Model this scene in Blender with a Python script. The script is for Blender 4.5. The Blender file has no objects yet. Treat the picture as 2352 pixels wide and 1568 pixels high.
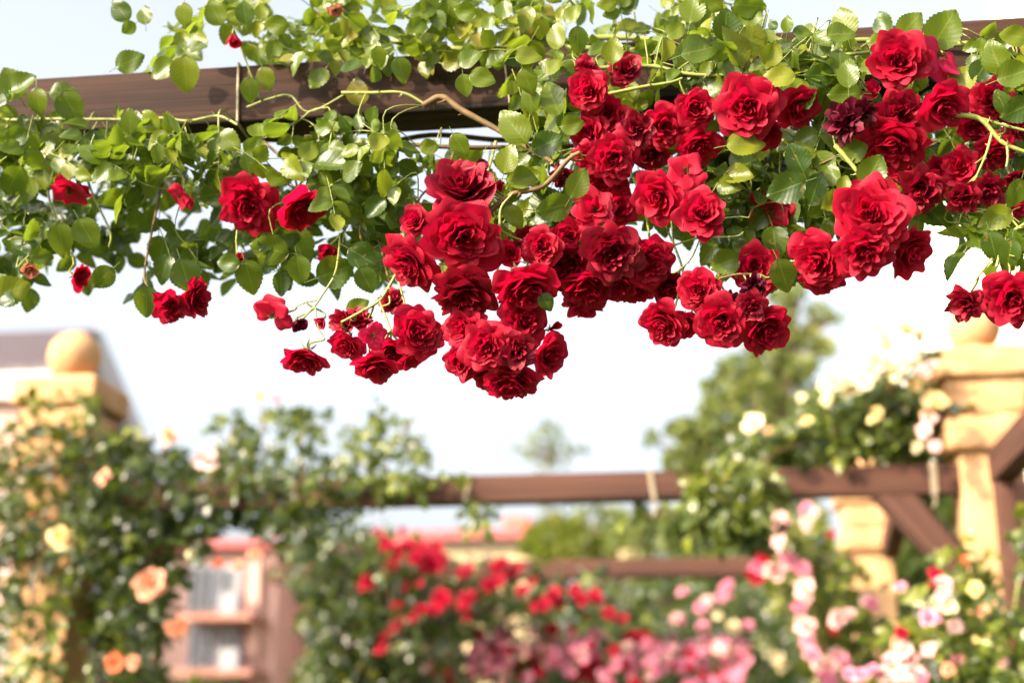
import bpy, bmesh, math, random
import numpy as np
from mathutils import Vector, Matrix

random.seed(7); rng = np.random.default_rng(7)
SC = bpy.context.scene
COL = SC.collection
R = math.radians

# ------------------------------------------------------------------ camera frame
PITCH = R(16.0); CAM = np.array([0.0, 0.0, 1.5]); FPX = 2352 * 50 / 36.0
FWD = np.array([0, math.cos(PITCH), math.sin(PITCH)])
UPV = np.array([0, -math.sin(PITCH), math.cos(PITCH)])
RGT = np.array([1.0, 0, 0])
YAW = R(7.5)
NH = np.array([math.sin(YAW), math.cos(YAW), 0.0])      # across the pergola rows
TH = np.array([math.cos(YAW), -math.sin(YAW), 0.0])     # along the beams
UZ = np.array([0, 0, 1.0])

def P(x, y, w):
    """world point seen at (x, y) of a 2352 px wide picture, w metres off across the rows"""
    d = FWD + (x - 1176) / FPX * RGT + (784 - y) / FPX * UPV
    return CAM + d * (w / float(NH @ d))
def MPP(x, y, w):
    d = FWD + (x - 1176) / FPX * RGT + (784 - y) / FPX * UPV
    return (w / float(NH @ d)) / FPX
def S2D(c, x, y):
    ox, oy = {'A': (0, 0), 'B': (1366, 0), 'C': (2730, 0), 'D': (0, 911), 'E': (1366, 911), 'F': (2730, 911),
              'G': (0, 1820), 'H': (1366, 1820), 'I': (2730, 1820)}[c]
    return (ox + x * .581) * .57422, (oy + y * .581) * .57422

# ------------------------------------------------------------------ objects
def tag(o, label=None, cat=None, group=None, kind=None):
    if label: o['label'] = label; o['kind'] = 'thing'
    if cat: o['category'] = cat
    if group: o['group'] = group
    if kind: o['kind'] = kind
    return o
def empty(name, loc=(0, 0, 0), label=None, cat=None, group=None):
    o = bpy.data.objects.new(name, None); o.location = loc; o.empty_display_size = .1
    COL.objects.link(o); tag(o, label, cat, group); return o
def link(name, me, parent=None, mat=None):
    o = bpy.data.objects.new(name, me); COL.objects.link(o)
    if mat is not None and not me.materials: me.materials.append(mat)
    if parent is not None:
        o.parent = parent
        if parent.type == 'EMPTY' or True:
            o.matrix_parent_inverse = Matrix.Identity(4)
    return o
def origin_of(parent):
    p = np.zeros(3)
    while parent is not None:
        p += np.array(parent.location); parent = parent.parent
    return p

class MB:
    def __init__(s): s.V = []; s.F = []; s.T = []; s.U = []; s.n = 0
    def add(s, V, Q, tint=0.5, uv=None):
        V = np.asarray(V, float); s.V.append(V); s.F.append(np.asarray(Q, int) + s.n)
        s.T.append(np.full(len(V), tint) if np.isscalar(tint) else np.asarray(tint))
        s.U.append(np.zeros((len(V), 2)) if uv is None else uv); s.n += len(V)
    def mesh(s, name, smooth=True):
        V = np.concatenate(s.V); Q = np.concatenate(s.F); T = np.concatenate(s.T); U = np.concatenate(s.U)
        me = bpy.data.meshes.new(name)
        me.vertices.add(len(V)); me.vertices.foreach_set('co', V.astype(np.float32).ravel())
        me.loops.add(Q.size); me.loops.foreach_set('vertex_index', Q.astype(np.int32).ravel())
        me.polygons.add(len(Q)); k = Q.shape[1]
        me.polygons.foreach_set('loop_start', np.arange(0, Q.size, k, dtype=np.int32))
        me.polygons.foreach_set('use_smooth', np.full(len(Q), smooth))
        a = me.attributes.new('tint', 'FLOAT', 'POINT'); a.data.foreach_set('value', T.astype(np.float32))
        uvl = me.uv_layers.new(name='UVMap'); uvl.data.foreach_set('uv', U[Q.ravel()].astype(np.float32).ravel())
        me.update(calc_edges=True); me.validate(); return me
    def obj(s, name, mat, parent=None, smooth=True):
        if parent is not None:
            o = origin_of(parent); s.V = [v - o for v in s.V]
        return link(name, s.mesh(name, smooth), parent, mat)

def tube_into(mb, pts, rad, sides=6, tint=.5, cap=False):
    pts = np.asarray(pts, float); n = len(pts)
    rad = np.full(n, rad) if np.isscalar(rad) else np.asarray(rad)
    t = np.gradient(pts, axis=0); t /= np.linalg.norm(t, axis=1)[:, None] + 1e-9
    ref = np.array([.31, .22, .92]); a = np.cross(t, ref); a /= np.linalg.norm(a, axis=1)[:, None] + 1e-9
    b = np.cross(t, a); ang = np.arange(sides) * 2 * math.pi / sides
    V = pts[:, None, :] + rad[:, None, None] * (np.cos(ang)[None, :, None] * a[:, None, :] + np.sin(ang)[None, :, None] * b[:, None, :])
    i = np.arange(n - 1)[:, None]; j = np.arange(sides)[None, :]
    Q = np.stack([i * sides + j, i * sides + (j + 1) % sides, (i + 1) * sides + (j + 1) % sides, (i + 1) * sides + j], -1).reshape(-1, 4)
    uv = np.stack([np.repeat(np.linspace(0, 1, n), sides), np.tile(np.arange(sides) / sides, n)], 1)
    mb.add(V.reshape(-1, 3), Q, tint, uv)
def bez(a, b, c, d, n=10):
    t = np.linspace(0, 1, n)[:, None]
    return (1 - t) ** 3 * a + 3 * (1 - t) ** 2 * t * b + 3 * (1 - t) * t * t * c + t ** 3 * d
def catmull(pts, n=6):
    pts = [np.asarray(p, float) for p in pts]; pts = [2 * pts[0] - pts[1]] + pts + [2 * pts[-1] - pts[-2]]; out = []
    for i in range(1, len(pts) - 2):
        p0, p1, p2, p3 = pts[i - 1:i + 3]
        for t in np.linspace(0, 1, n, endpoint=False):
            out.append(.5 * (2 * p1 + (p2 - p0) * t + (2 * p0 - 5 * p1 + 4 * p2 - p3) * t * t + (3 * p1 - p0 - 3 * p2 + p3) * t ** 3))
    out.append(pts[-2]); return np.array(out)

def box_mesh(name, size, bevel=.0, seg=2, cuts=0, jitter=0, seed=0, taper=None):
    bm = bmesh.new(); bmesh.ops.create_cube(bm, size=1)
    for v in bm.verts: v.co = Vector((v.co.x * size[0], v.co.y * size[1], v.co.z * size[2]))
    if taper is not None:
        for v in bm.verts:
            if v.co.z < 0: v.co.x *= taper; v.co.y *= taper
    if bevel: bmesh.ops.bevel(bm, geom=bm.edges[:], offset=bevel, segments=seg, profile=.6, affect='EDGES')
    if cuts: bmesh.ops.subdivide_edges(bm, edges=[e for e in bm.edges if e.calc_length() > .05], cuts=cuts, use_grid_fill=True)
    if jitter:
        r = random.Random(seed)
        for v in bm.verts: v.co += Vector((r.gauss(0, jitter), r.gauss(0, jitter), r.gauss(0, jitter)))
    me = bpy.data.meshes.new(name); bm.to_mesh(me); bm.free()
    for p in me.polygons: p.use_smooth = bool(bevel)
    return me
def frame_mat(origin, x, y, z):
    return Matrix(((x[0], y[0], z[0], origin[0]), (x[1], y[1], z[1], origin[1]), (x[2], y[2], z[2], origin[2]), (0, 0, 0, 1)))
def box(name, center, size, mat, parent=None, axes=None, bevel=0.0, **kw):
    """box with its size along TH, NH and up (or the given axes)"""
    me = box_mesh(name, size, bevel, **kw)
    ax = axes or (TH, NH, UZ)
    M = frame_mat(np.asarray(center, float) - (origin_of(parent) if parent is not None else 0), *ax)
    o = link(name, me, parent, mat)
    o.matrix_local = M; return o

# ------------------------------------------------------------------ materials
def new_mat(name):
    m = bpy.data.materials.new(name); m.use_nodes = True; nt = m.node_tree
    nt.nodes.clear(); out = nt.nodes.new('ShaderNodeOutputMaterial'); return m, nt, out
def N(nt, t, **kw):
    n = nt.nodes.new(t)
    for k, v in kw.items(): setattr(n, k, v)
    return n
def ramp(nt, fac, stops):
    r = N(nt, 'ShaderNodeValToRGB'); e = r.color_ramp.elements
    while len(e) < len(stops): e.new(.5)
    for s, (p, c) in zip(e, stops): s.position = p; s.color = (*c, 1)
    nt.links.new(fac, r.inputs[0]); return r.outputs[0]
def mixc(nt, fac, a, b, mode='MIX'):
    m = N(nt, 'ShaderNodeMix', data_type='RGBA', blend_type=mode)
    for i, v in ((0, fac), (6, a), (7, b)):
        if isinstance(v, (int, float)): m.inputs[i].default_value = v
        elif isinstance(v, tuple): m.inputs[i].default_value = (*v, 1)
        else: nt.links.new(v, m.inputs[i])
    return m.outputs[2]
def maths(nt, op, a, b=None, c=None):
    m = N(nt, 'ShaderNodeMath', operation=op)
    for i, v in enumerate((a, b, c)):
        if v is None: continue
        if isinstance(v, (int, float)): m.inputs[i].default_value = v
        else: nt.links.new(v, m.inputs[i])
    return m.outputs[0]

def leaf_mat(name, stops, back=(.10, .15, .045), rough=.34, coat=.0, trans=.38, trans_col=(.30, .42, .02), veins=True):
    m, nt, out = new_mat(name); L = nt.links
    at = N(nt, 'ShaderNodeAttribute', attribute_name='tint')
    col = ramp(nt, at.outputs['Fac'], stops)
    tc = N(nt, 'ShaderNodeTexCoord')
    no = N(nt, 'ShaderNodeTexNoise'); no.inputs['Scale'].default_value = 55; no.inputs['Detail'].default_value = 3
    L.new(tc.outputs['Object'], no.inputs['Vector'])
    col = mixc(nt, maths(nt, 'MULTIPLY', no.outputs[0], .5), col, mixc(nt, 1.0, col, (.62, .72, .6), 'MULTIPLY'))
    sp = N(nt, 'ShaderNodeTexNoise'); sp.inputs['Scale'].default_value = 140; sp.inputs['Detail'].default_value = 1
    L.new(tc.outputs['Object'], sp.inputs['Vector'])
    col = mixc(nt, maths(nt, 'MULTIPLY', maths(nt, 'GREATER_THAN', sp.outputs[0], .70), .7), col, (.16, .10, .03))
    bump = None
    if veins:
        sep = N(nt, 'ShaderNodeSeparateXYZ'); L.new(tc.outputs['UV'], sep.inputs[0])
        au = maths(nt, 'ABSOLUTE', maths(nt, 'SUBTRACT', sep.outputs[0], .5))
        mid = maths(nt, 'LESS_THAN', au, .022)
        ph = maths(nt, 'FRACT', maths(nt, 'MULTIPLY', maths(nt, 'SUBTRACT', sep.outputs[1], maths(nt, 'MULTIPLY', au, .55)), 8.0))
        sv = maths(nt, 'LESS_THAN', maths(nt, 'ABSOLUTE', maths(nt, 'SUBTRACT', ph, .5)), .055)
        vein = maths(nt, 'MINIMUM', maths(nt, 'ADD', mid, maths(nt, 'MULTIPLY', sv, .3)), 1.0)
        col = mixc(nt, maths(nt, 'MULTIPLY', vein, .32), col, (.20, .27, .05))
        bump = N(nt, 'ShaderNodeBump'); bump.inputs['Strength'].default_value = .2; bump.inputs['Distance'].default_value = .0012
        tri = maths(nt, 'ABSOLUTE', maths(nt, 'SUBTRACT', ph, .5))
        L.new(maths(nt, 'ADD', tri, maths(nt, 'MULTIPLY', no.outputs[0], .6)), bump.inputs['Height'])
    geo = N(nt, 'ShaderNodeNewGeometry')
    col2 = mixc(nt, maths(nt, 'MULTIPLY', geo.outputs['Backfacing'], .6), col, back)
    pb = N(nt, 'ShaderNodeBsdfPrincipled'); L.new(col2, pb.inputs['Base Color'])
    L.new(maths(nt, 'ADD', rough, maths(nt, 'MULTIPLY', geo.outputs['Backfacing'], .25)), pb.inputs['Roughness'])
    pb.inputs['Specular IOR Level'].default_value = .36; pb.inputs['Coat Weight'].default_value = coat; pb.inputs['Coat Roughness'].default_value = .28
    if bump: L.new(bump.outputs[0], pb.inputs['Normal'])
    tr = N(nt, 'ShaderNodeBsdfTranslucent'); L.new(mixc(nt, .6, col, trans_col), tr.inputs[0])
    mx = N(nt, 'ShaderNodeMixShader'); mx.inputs[0].default_value = trans
    L.new(pb.outputs[0], mx.inputs[1]); L.new(tr.outputs[0], mx.inputs[2]); L.new(mx.outputs[0], out.inputs[0])
    return m

def petal_mat(name, base, deep, trans_col, trans=.25, edge=None, rough=.5, vary=.25):
    """base colour drifts from petal to petal; edge = dry rim colour of a spent bloom"""
    m, nt, out = new_mat(name); L = nt.links
    at = N(nt, 'ShaderNodeAttribute', attribute_name='tint'); oi = N(nt, 'ShaderNodeObjectInfo')
    f = maths(nt, 'ADD', maths(nt, 'MULTIPLY', at.outputs['Fac'], .65), maths(nt, 'MULTIPLY', oi.outputs['Random'], .35))
    col = mixc(nt, f, deep, base)
    tc = N(nt, 'ShaderNodeTexCoord')
    no = N(nt, 'ShaderNodeTexNoise'); no.inputs['Scale'].default_value = 6; no.inputs['Detail'].default_value = 4
    L.new(tc.outputs['Object'], no.inputs['Vector'])
    col = mixc(nt, maths(nt, 'MULTIPLY', no.outputs[0], vary), col, deep)
    sep = N(nt, 'ShaderNodeSeparateXYZ'); L.new(tc.outputs['UV'], sep.inputs[0])
    if edge is not None:
        v = maths(nt, 'ADD', maths(nt, 'MULTIPLY', sep.outputs[1], 1.0), maths(nt, 'MULTIPLY', no.outputs[0], .55))
        col = mixc(nt, maths(nt, 'GREATER_THAN', v, 1.3), col, edge)
    wv = N(nt, 'ShaderNodeTexWave'); wv.inputs['Scale'].default_value = 7; wv.inputs['Distortion'].default_value = 2; wv.bands_direction = 'X'
    L.new(tc.outputs['UV'], wv.inputs['Vector'])
    bump = N(nt, 'ShaderNodeBump'); bump.inputs['Strength'].default_value = .18; bump.inputs['Distance'].default_value = .01
    L.new(maths(nt, 'ADD', maths(nt, 'MULTIPLY', wv.outputs['Fac'], .35), no.outputs[0]), bump.inputs['Height'])
    pb = N(nt, 'ShaderNodeBsdfPrincipled'); L.new(col, pb.inputs['Base Color']); pb.inputs['Roughness'].default_value = rough
    pb.inputs['Specular IOR Level'].default_value = .22; L.new(bump.outputs[0], pb.inputs['Normal'])
    tr = N(nt, 'ShaderNodeBsdfTranslucent'); tr.inputs[0].default_value = (*trans_col, 1)
    mx = N(nt, 'ShaderNodeMixShader'); mx.inputs[0].default_value = trans
    L.new(pb.outputs[0], mx.inputs[1]); L.new(tr.outputs[0], mx.inputs[2]); L.new(mx.outputs[0], out.inputs[0])
    return m

def plain(name, c, rough=.7, var=.25, scale=8.0, c2=None, bump=0.0, stretch=None, spec=.3, metal=0, detail=6, coords='Object'):
    m, nt, out = new_mat(name); L = nt.links
    tc = N(nt, 'ShaderNodeTexCoord'); vec = tc.outputs[coords]
    if stretch:
        mp = N(nt, 'ShaderNodeMapping'); mp.inputs['Scale'].default_value = stretch; L.new(vec, mp.inputs[0]); vec = mp.outputs[0]
    no = N(nt, 'ShaderNodeTexNoise'); no.inputs['Scale'].default_value = scale; no.inputs['Detail'].default_value = detail
    L.new(vec, no.inputs['Vector'])
    c2 = c2 or tuple(x * (1 - var) for x in c)
    col = ramp(nt, no.outputs[0], [(.32, c2), (.66, c)])
    pb = N(nt, 'ShaderNodeBsdfPrincipled'); L.new(col, pb.inputs['Base Color']); pb.inputs['Roughness'].default_value = rough
    pb.inputs['Specular IOR Level'].default_value = spec; pb.inputs['Metallic'].default_value = metal
    if bump:
        b = N(nt, 'ShaderNodeBump'); b.inputs['Strength'].default_value = bump; b.inputs['Distance'].default_value = .01
        L.new(no.outputs[0], b.inputs['Height']); L.new(b.outputs[0], pb.inputs['Normal'])
    L.new(pb.outputs[0], out.inputs[0]); return m

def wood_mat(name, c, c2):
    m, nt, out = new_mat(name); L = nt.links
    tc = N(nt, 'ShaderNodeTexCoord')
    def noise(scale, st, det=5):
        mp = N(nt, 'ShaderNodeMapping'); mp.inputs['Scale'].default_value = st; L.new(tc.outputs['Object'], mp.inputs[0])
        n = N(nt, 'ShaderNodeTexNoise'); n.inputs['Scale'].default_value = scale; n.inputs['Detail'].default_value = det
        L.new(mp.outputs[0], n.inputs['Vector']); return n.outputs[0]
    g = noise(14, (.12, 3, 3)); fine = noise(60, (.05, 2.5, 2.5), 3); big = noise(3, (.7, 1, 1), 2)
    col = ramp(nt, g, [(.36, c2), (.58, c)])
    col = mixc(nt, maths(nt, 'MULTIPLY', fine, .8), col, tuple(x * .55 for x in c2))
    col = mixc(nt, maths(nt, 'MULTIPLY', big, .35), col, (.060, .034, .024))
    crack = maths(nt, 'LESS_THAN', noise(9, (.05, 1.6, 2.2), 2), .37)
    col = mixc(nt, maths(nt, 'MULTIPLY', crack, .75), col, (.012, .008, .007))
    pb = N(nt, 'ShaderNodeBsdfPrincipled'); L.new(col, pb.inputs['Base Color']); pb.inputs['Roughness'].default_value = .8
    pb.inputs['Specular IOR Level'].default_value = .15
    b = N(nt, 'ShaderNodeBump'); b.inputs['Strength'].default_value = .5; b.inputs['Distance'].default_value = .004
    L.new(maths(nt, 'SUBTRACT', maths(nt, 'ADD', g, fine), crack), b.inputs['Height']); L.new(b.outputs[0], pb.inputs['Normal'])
    L.new(pb.outputs[0], out.inputs[0]); return m

M = {}
LEAF_STOPS = [(0, (.010, .024, .006)), (.28, (.027, .056, .006)), (.62, (.094, .127, .006)), (.93, (.19, .195, .011)), (1, (.16, .10, .03))]  # darkest stops lowered, putting shade among the leaves into the colour
M['leaf'] = leaf_mat('rose_leaf', LEAF_STOPS)
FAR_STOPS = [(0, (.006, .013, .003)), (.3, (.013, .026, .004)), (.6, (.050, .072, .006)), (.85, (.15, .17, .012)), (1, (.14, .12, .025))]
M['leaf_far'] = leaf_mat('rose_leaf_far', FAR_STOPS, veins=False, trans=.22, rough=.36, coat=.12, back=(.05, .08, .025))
M['conifer'] = leaf_mat('conifer_needles', [(0, (.05, .068, .022)), (.5, (.13, .15, .036)), (1, (.24, .22, .06))], veins=False, rough=.6, coat=0, trans=.25)
M['broad'] = leaf_mat('tree_leaf', [(0, (.018, .034, .012)), (.5, (.05, .072, .018)), (1, (.12, .13, .03))], veins=False, rough=.5, coat=.05, trans=.3)
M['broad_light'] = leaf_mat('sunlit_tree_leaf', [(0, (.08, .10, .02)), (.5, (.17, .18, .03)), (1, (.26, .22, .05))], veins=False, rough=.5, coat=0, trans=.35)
M['red'] = petal_mat('red_petal', (.46, .005, .032), (.23, .0025, .018), (.66, .004, .05), .36, rough=.6)
M['red_spent'] = petal_mat('spent_red_petal', (.40, .007, .026), (.15, .003, .016), (.35, .004, .03), .2, edge=(.17, .025, .02))
M['red_dark'] = petal_mat('withered_red_petal', (.13, .004, .018), (.045, .003, .012), (.15, .004, .02), .15, edge=(.13, .04, .03))
M['magenta'] = petal_mat('magenta_red_petal', (.55, .012, .07), (.30, .004, .03), (.7, .01, .09), .28)
M['dry_pink'] = petal_mat('dried_pink_petal', (.50, .22, .14), (.42, .07, .06), (.5, .2, .12), .25)
M['pink'] = petal_mat('pink_petal', (.78, .33, .43), (.66, .18, .30), (.85, .35, .45), .3)
M['pale_pink'] = petal_mat('pale_pink_petal', (.88, .62, .58), (.82, .44, .44), (.88, .5, .46), .3)
M['peach'] = petal_mat('peach_petal', (.78, .44, .30), (.68, .24, .14), (.85, .4, .2), .25)
M['orange'] = petal_mat('orange_petal', (.72, .20, .08), (.55, .10, .05), (.8, .2, .05), .25)
M['yellow'] = petal_mat('yellow_petal', (.82, .66, .34), (.74, .50, .18), (.85, .6, .2), .25)
M['cream'] = petal_mat('cream_petal', (.84, .76, .54), (.78, .62, .34), (.88, .78, .5), .25)
M['calyx'] = plain('calyx_green', (.15, .20, .05), .5, .4, 30)
M['stamen'] = plain('stamen_brown', (.20, .10, .03), .7, .5, 40, c2=(.06, .03, .012))
M['cane'] = plain('green_cane', (.22, .24, .055), .42, .3, 22, c2=(.14, .16, .035), spec=.4)
M['cane_brown'] = plain('brown_cane', (.17, .10, .036), .6, .4, 18, c2=(.09, .055, .022), bump=.3)
M['cane_old'] = plain('woody_cane', (.10, .065, .035), .8, .4, 14, bump=.5)
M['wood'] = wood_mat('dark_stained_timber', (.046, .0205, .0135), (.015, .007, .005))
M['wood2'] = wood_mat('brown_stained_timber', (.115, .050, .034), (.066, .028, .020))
M['stone'] = plain('ochre_stone', (.52, .30, .155), .9, .3, 9, c2=(.40, .22, .105), bump=.9, spec=.1)
M['stone_shaded'] = plain('shaded_stone', (.36, .27, .17), .9, .3, 9, bump=.5, spec=.1)  # duller copy of the ochre stone, its shade put into the colour
M['twine'] = plain('jute_twine', (.44, .36, .25), .9, .3, 160, bump=.6, spec=.1)
M['grass'] = plain('lawn', (.07, .11, .03), .9, .4, 3)
M['bark'] = plain('bark', (.12, .085, .055), .9, .4, 5, bump=.6)
M['salmon'] = plain('salmon_plaster', (.60, .36, .31), .85, .15, 2, spec=.1)
M['salmon_dark'] = plain('terracotta_trim', (.36, .17, .13), .8, .2, 2, spec=.1)
M['crimson'] = plain('crimson_plaster', (.34, .03, .03), .8, .2, 2, spec=.1)
M['white'] = plain('white_paint', (.46, .46, .49), .6, .06, 2, spec=.2)
M['white_wall'] = plain('white_plaster', (.84, .80, .74), .85, .05, 1.5, spec=.1)
M['curtain'] = plain('curtain', (.27, .27, .29), .9, .1, 6, spec=.05)
M['glass_dark'] = plain('dark_glass', (.05, .06, .07), .12, .3, 2, spec=.6)
M['cream_wall'] = plain('cream_plaster', (.58, .42, .25), .85, .1, 1, spec=.1)
M['red_roof'] = plain('red_sheet_roof', (.42, .10, .10), .6, .2, 2)
M['chimney'] = plain('red_chimney', (.56, .13, .09), .8, .15, 2)
M['tile_roof'] = None
def tile_mat():
    m, nt, out = new_mat('dark_roof_tiles'); L = nt.links
    tc = N(nt, 'ShaderNodeTexCoord'); mp = N(nt, 'ShaderNodeMapping'); mp.inputs['Scale'].default_value = (1, 1, 1); L.new(tc.outputs['Object'], mp.inputs[0])
    br = N(nt, 'ShaderNodeTexBrick'); br.inputs['Scale'].default_value = 4; br.inputs['Color1'].default_value = (.085, .058, .062, 1); br.inputs['Color2'].default_value = (.06, .042, .05, 1)
    br.inputs['Mortar'].default_value = (.03, .02, .022, 1); br.inputs['Mortar Size'].default_value = .03; L.new(mp.outputs[0], br.inputs['Vector'])
    pb = N(nt, 'ShaderNodeBsdfPrincipled'); L.new(br.outputs[0], pb.inputs['Base Color']); pb.inputs['Roughness'].default_value = .6
    b = N(nt, 'ShaderNodeBump'); b.inputs['Strength'].default_value = .6; b.inputs['Distance'].default_value = .03; L.new(br.outputs['Fac'], b.inputs['Height']); b.invert = True
    L.new(b.outputs[0], pb.inputs['Normal']); L.new(pb.outputs[0], out.inputs[0]); return m
M['tile_roof'] = tile_mat()

# ------------------------------------------------------------------ leaves
def leaf_template(rows, cols, serr=.0, cup=.25, bend=.25, wr=.74, twist=0., petiole=False):
    v = np.linspace(0, 1, rows); u = np.linspace(-1, 1, cols)
    h = wr / 2 * np.power(np.sin(math.pi * np.power(np.clip(v, .0, 1), .82)).clip(0), .72); h[0] = .02; h[-1] = .008
    V = []; UV = []
    for i in range(rows):
        for uu in u:
            k = 1.0
            if serr and abs(uu) > .99 and 0 < i < rows - 1: k = 1 + serr * (1 if i % 2 else -1)
            x = uu * h[i] * k; y = v[i] - (.03 * serr * 10 * (abs(uu) > .99) * (0 if i % 2 else 1) if 0 < i < rows - 1 else 0)
            z = cup * (abs(uu) ** 1.4) * h[i] - bend * (v[i] ** 2) + .02 * math.sin(9 * v[i] + 3 * uu)
            ca = twist * v[i]
            V.append((x * math.cos(ca) - z * math.sin(ca), y, x * math.sin(ca) + z * math.cos(ca))); UV.append((.5 + .5 * uu, v[i]))
    Q = [(i * cols + j, i * cols + j + 1, (i + 1) * cols + j + 1, (i + 1) * cols + j) for i in range(rows - 1) for j in range(cols - 1)]
    if petiole:
        b = len(V); pr = .014
        for t in (0, .5, 1):
            y = -.3 * t; z = -.05 * t * t
            V += [(-pr, y, z), (pr, y, z), (0, y, z - 1.6 * pr)]; UV += [(.5, 0)] * 3
        for k in (0, 1):
            for a in range(3):
                Q.append((b + k * 3 + a, b + k * 3 + (a + 1) % 3, b + (k + 1) * 3 + (a + 1) % 3, b + (k + 1) * 3 + a))
    return np.array(V), np.array(Q), np.array(UV)
NEAR_T = [leaf_template(15, 7, .05, random.uniform(.05, .5), random.uniform(-.05, .4), random.uniform(.68, .84), random.uniform(-.5, .5)) for _ in range(10)]
HAND_T = [leaf_template(21, 7, .045, random.uniform(.05, .4), random.uniform(.0, .3), random.uniform(.7, .84), random.uniform(-.3, .3), True) for _ in range(8)]
FAR_T = [leaf_template(5, 3, 0, random.uniform(.1, .5), random.uniform(.0, .4), .74, random.uniform(-.4, .4)) for _ in range(6)]
def unit(v): v = np.asarray(v, float); return v / (np.linalg.norm(v) + 1e-9)
def put_leaf(mb, T, pos, tip, nrm, length, tint):
    V, Q, UV = T; y = unit(tip); z = np.asarray(nrm, float) - y * float(y @ nrm); z = unit(z); x = np.cross(y, z)
    mb.add(pos + length * (V[:, :1] * x + V[:, 1:2] * y + V[:, 2:] * z), Q, tint, UV)

SUN_AZ, SUN_EL = R(234), R(30)       # from behind the camera, over its left shoulder
SUN = np.array([math.sin(SUN_AZ) * math.cos(SUN_EL), math.cos(SUN_AZ) * math.cos(SUN_EL), math.sin(SUN_EL)])

def inpoly(x, y, poly):
    c = False; n = len(poly); j = n - 1
    for i in range(n):
        xi, yi = poly[i]; xj, yj = poly[j]
        if (yi > y) != (yj > y) and x < (xj - xi) * (y - yi) / (yj - yi) + xi: c = not c
        j = i
    return c
def sample_poly(poly, r):
    xs = [p[0] for p in poly]; ys = [p[1] for p in poly]
    while True:
        x, y = r.uniform(min(xs), max(xs)), r.uniform(min(ys), max(ys))
        if inpoly(x, y, poly): return x, y

def spray(mb, stems, r, T, base, direction, nrm, size, tint, nleaf=5, w_stem=.0009):
    """one compound rose leaf: a rachis with paired leaflets and an end leaflet"""
    d = unit(direction); n = unit(np.asarray(nrm) - d * float(d @ nrm)); s = np.cross(d, n)
    L = size * (1.5 if nleaf == 5 else 1.1); droop = np.array([0, 0, -.25 * L])
    pts = [base + d * L * t + droop * t * t for t in (0, .35, .7, 1)]
    if stems is not None: tube_into(stems, pts, w_stem, 3, r.uniform(.3, .7))
    def lf(t, side):
        k = min(3, int(t * 3.01)); p = base + d * L * t + droop * t * t
        tip = d * (1 if side == 0 else .45) + s * side * .95 + np.array([r.gauss(0, .18) for _ in range(3)]) + np.array([0, 0, -.18])
        nn = n + np.array([r.gauss(0, .32) for _ in range(3)])
        put_leaf(mb, r.choice(T), p, tip, nn, size * r.uniform(.78, 1.12) * (1.08 if side == 0 else .92), min(.97, max(0, tint + r.gauss(0, .12))))
    lf(1, 0)
    for t in ((.72, .38) if nleaf == 5 else (.6,)):
        lf(t, 1); lf(t, -1)

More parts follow.
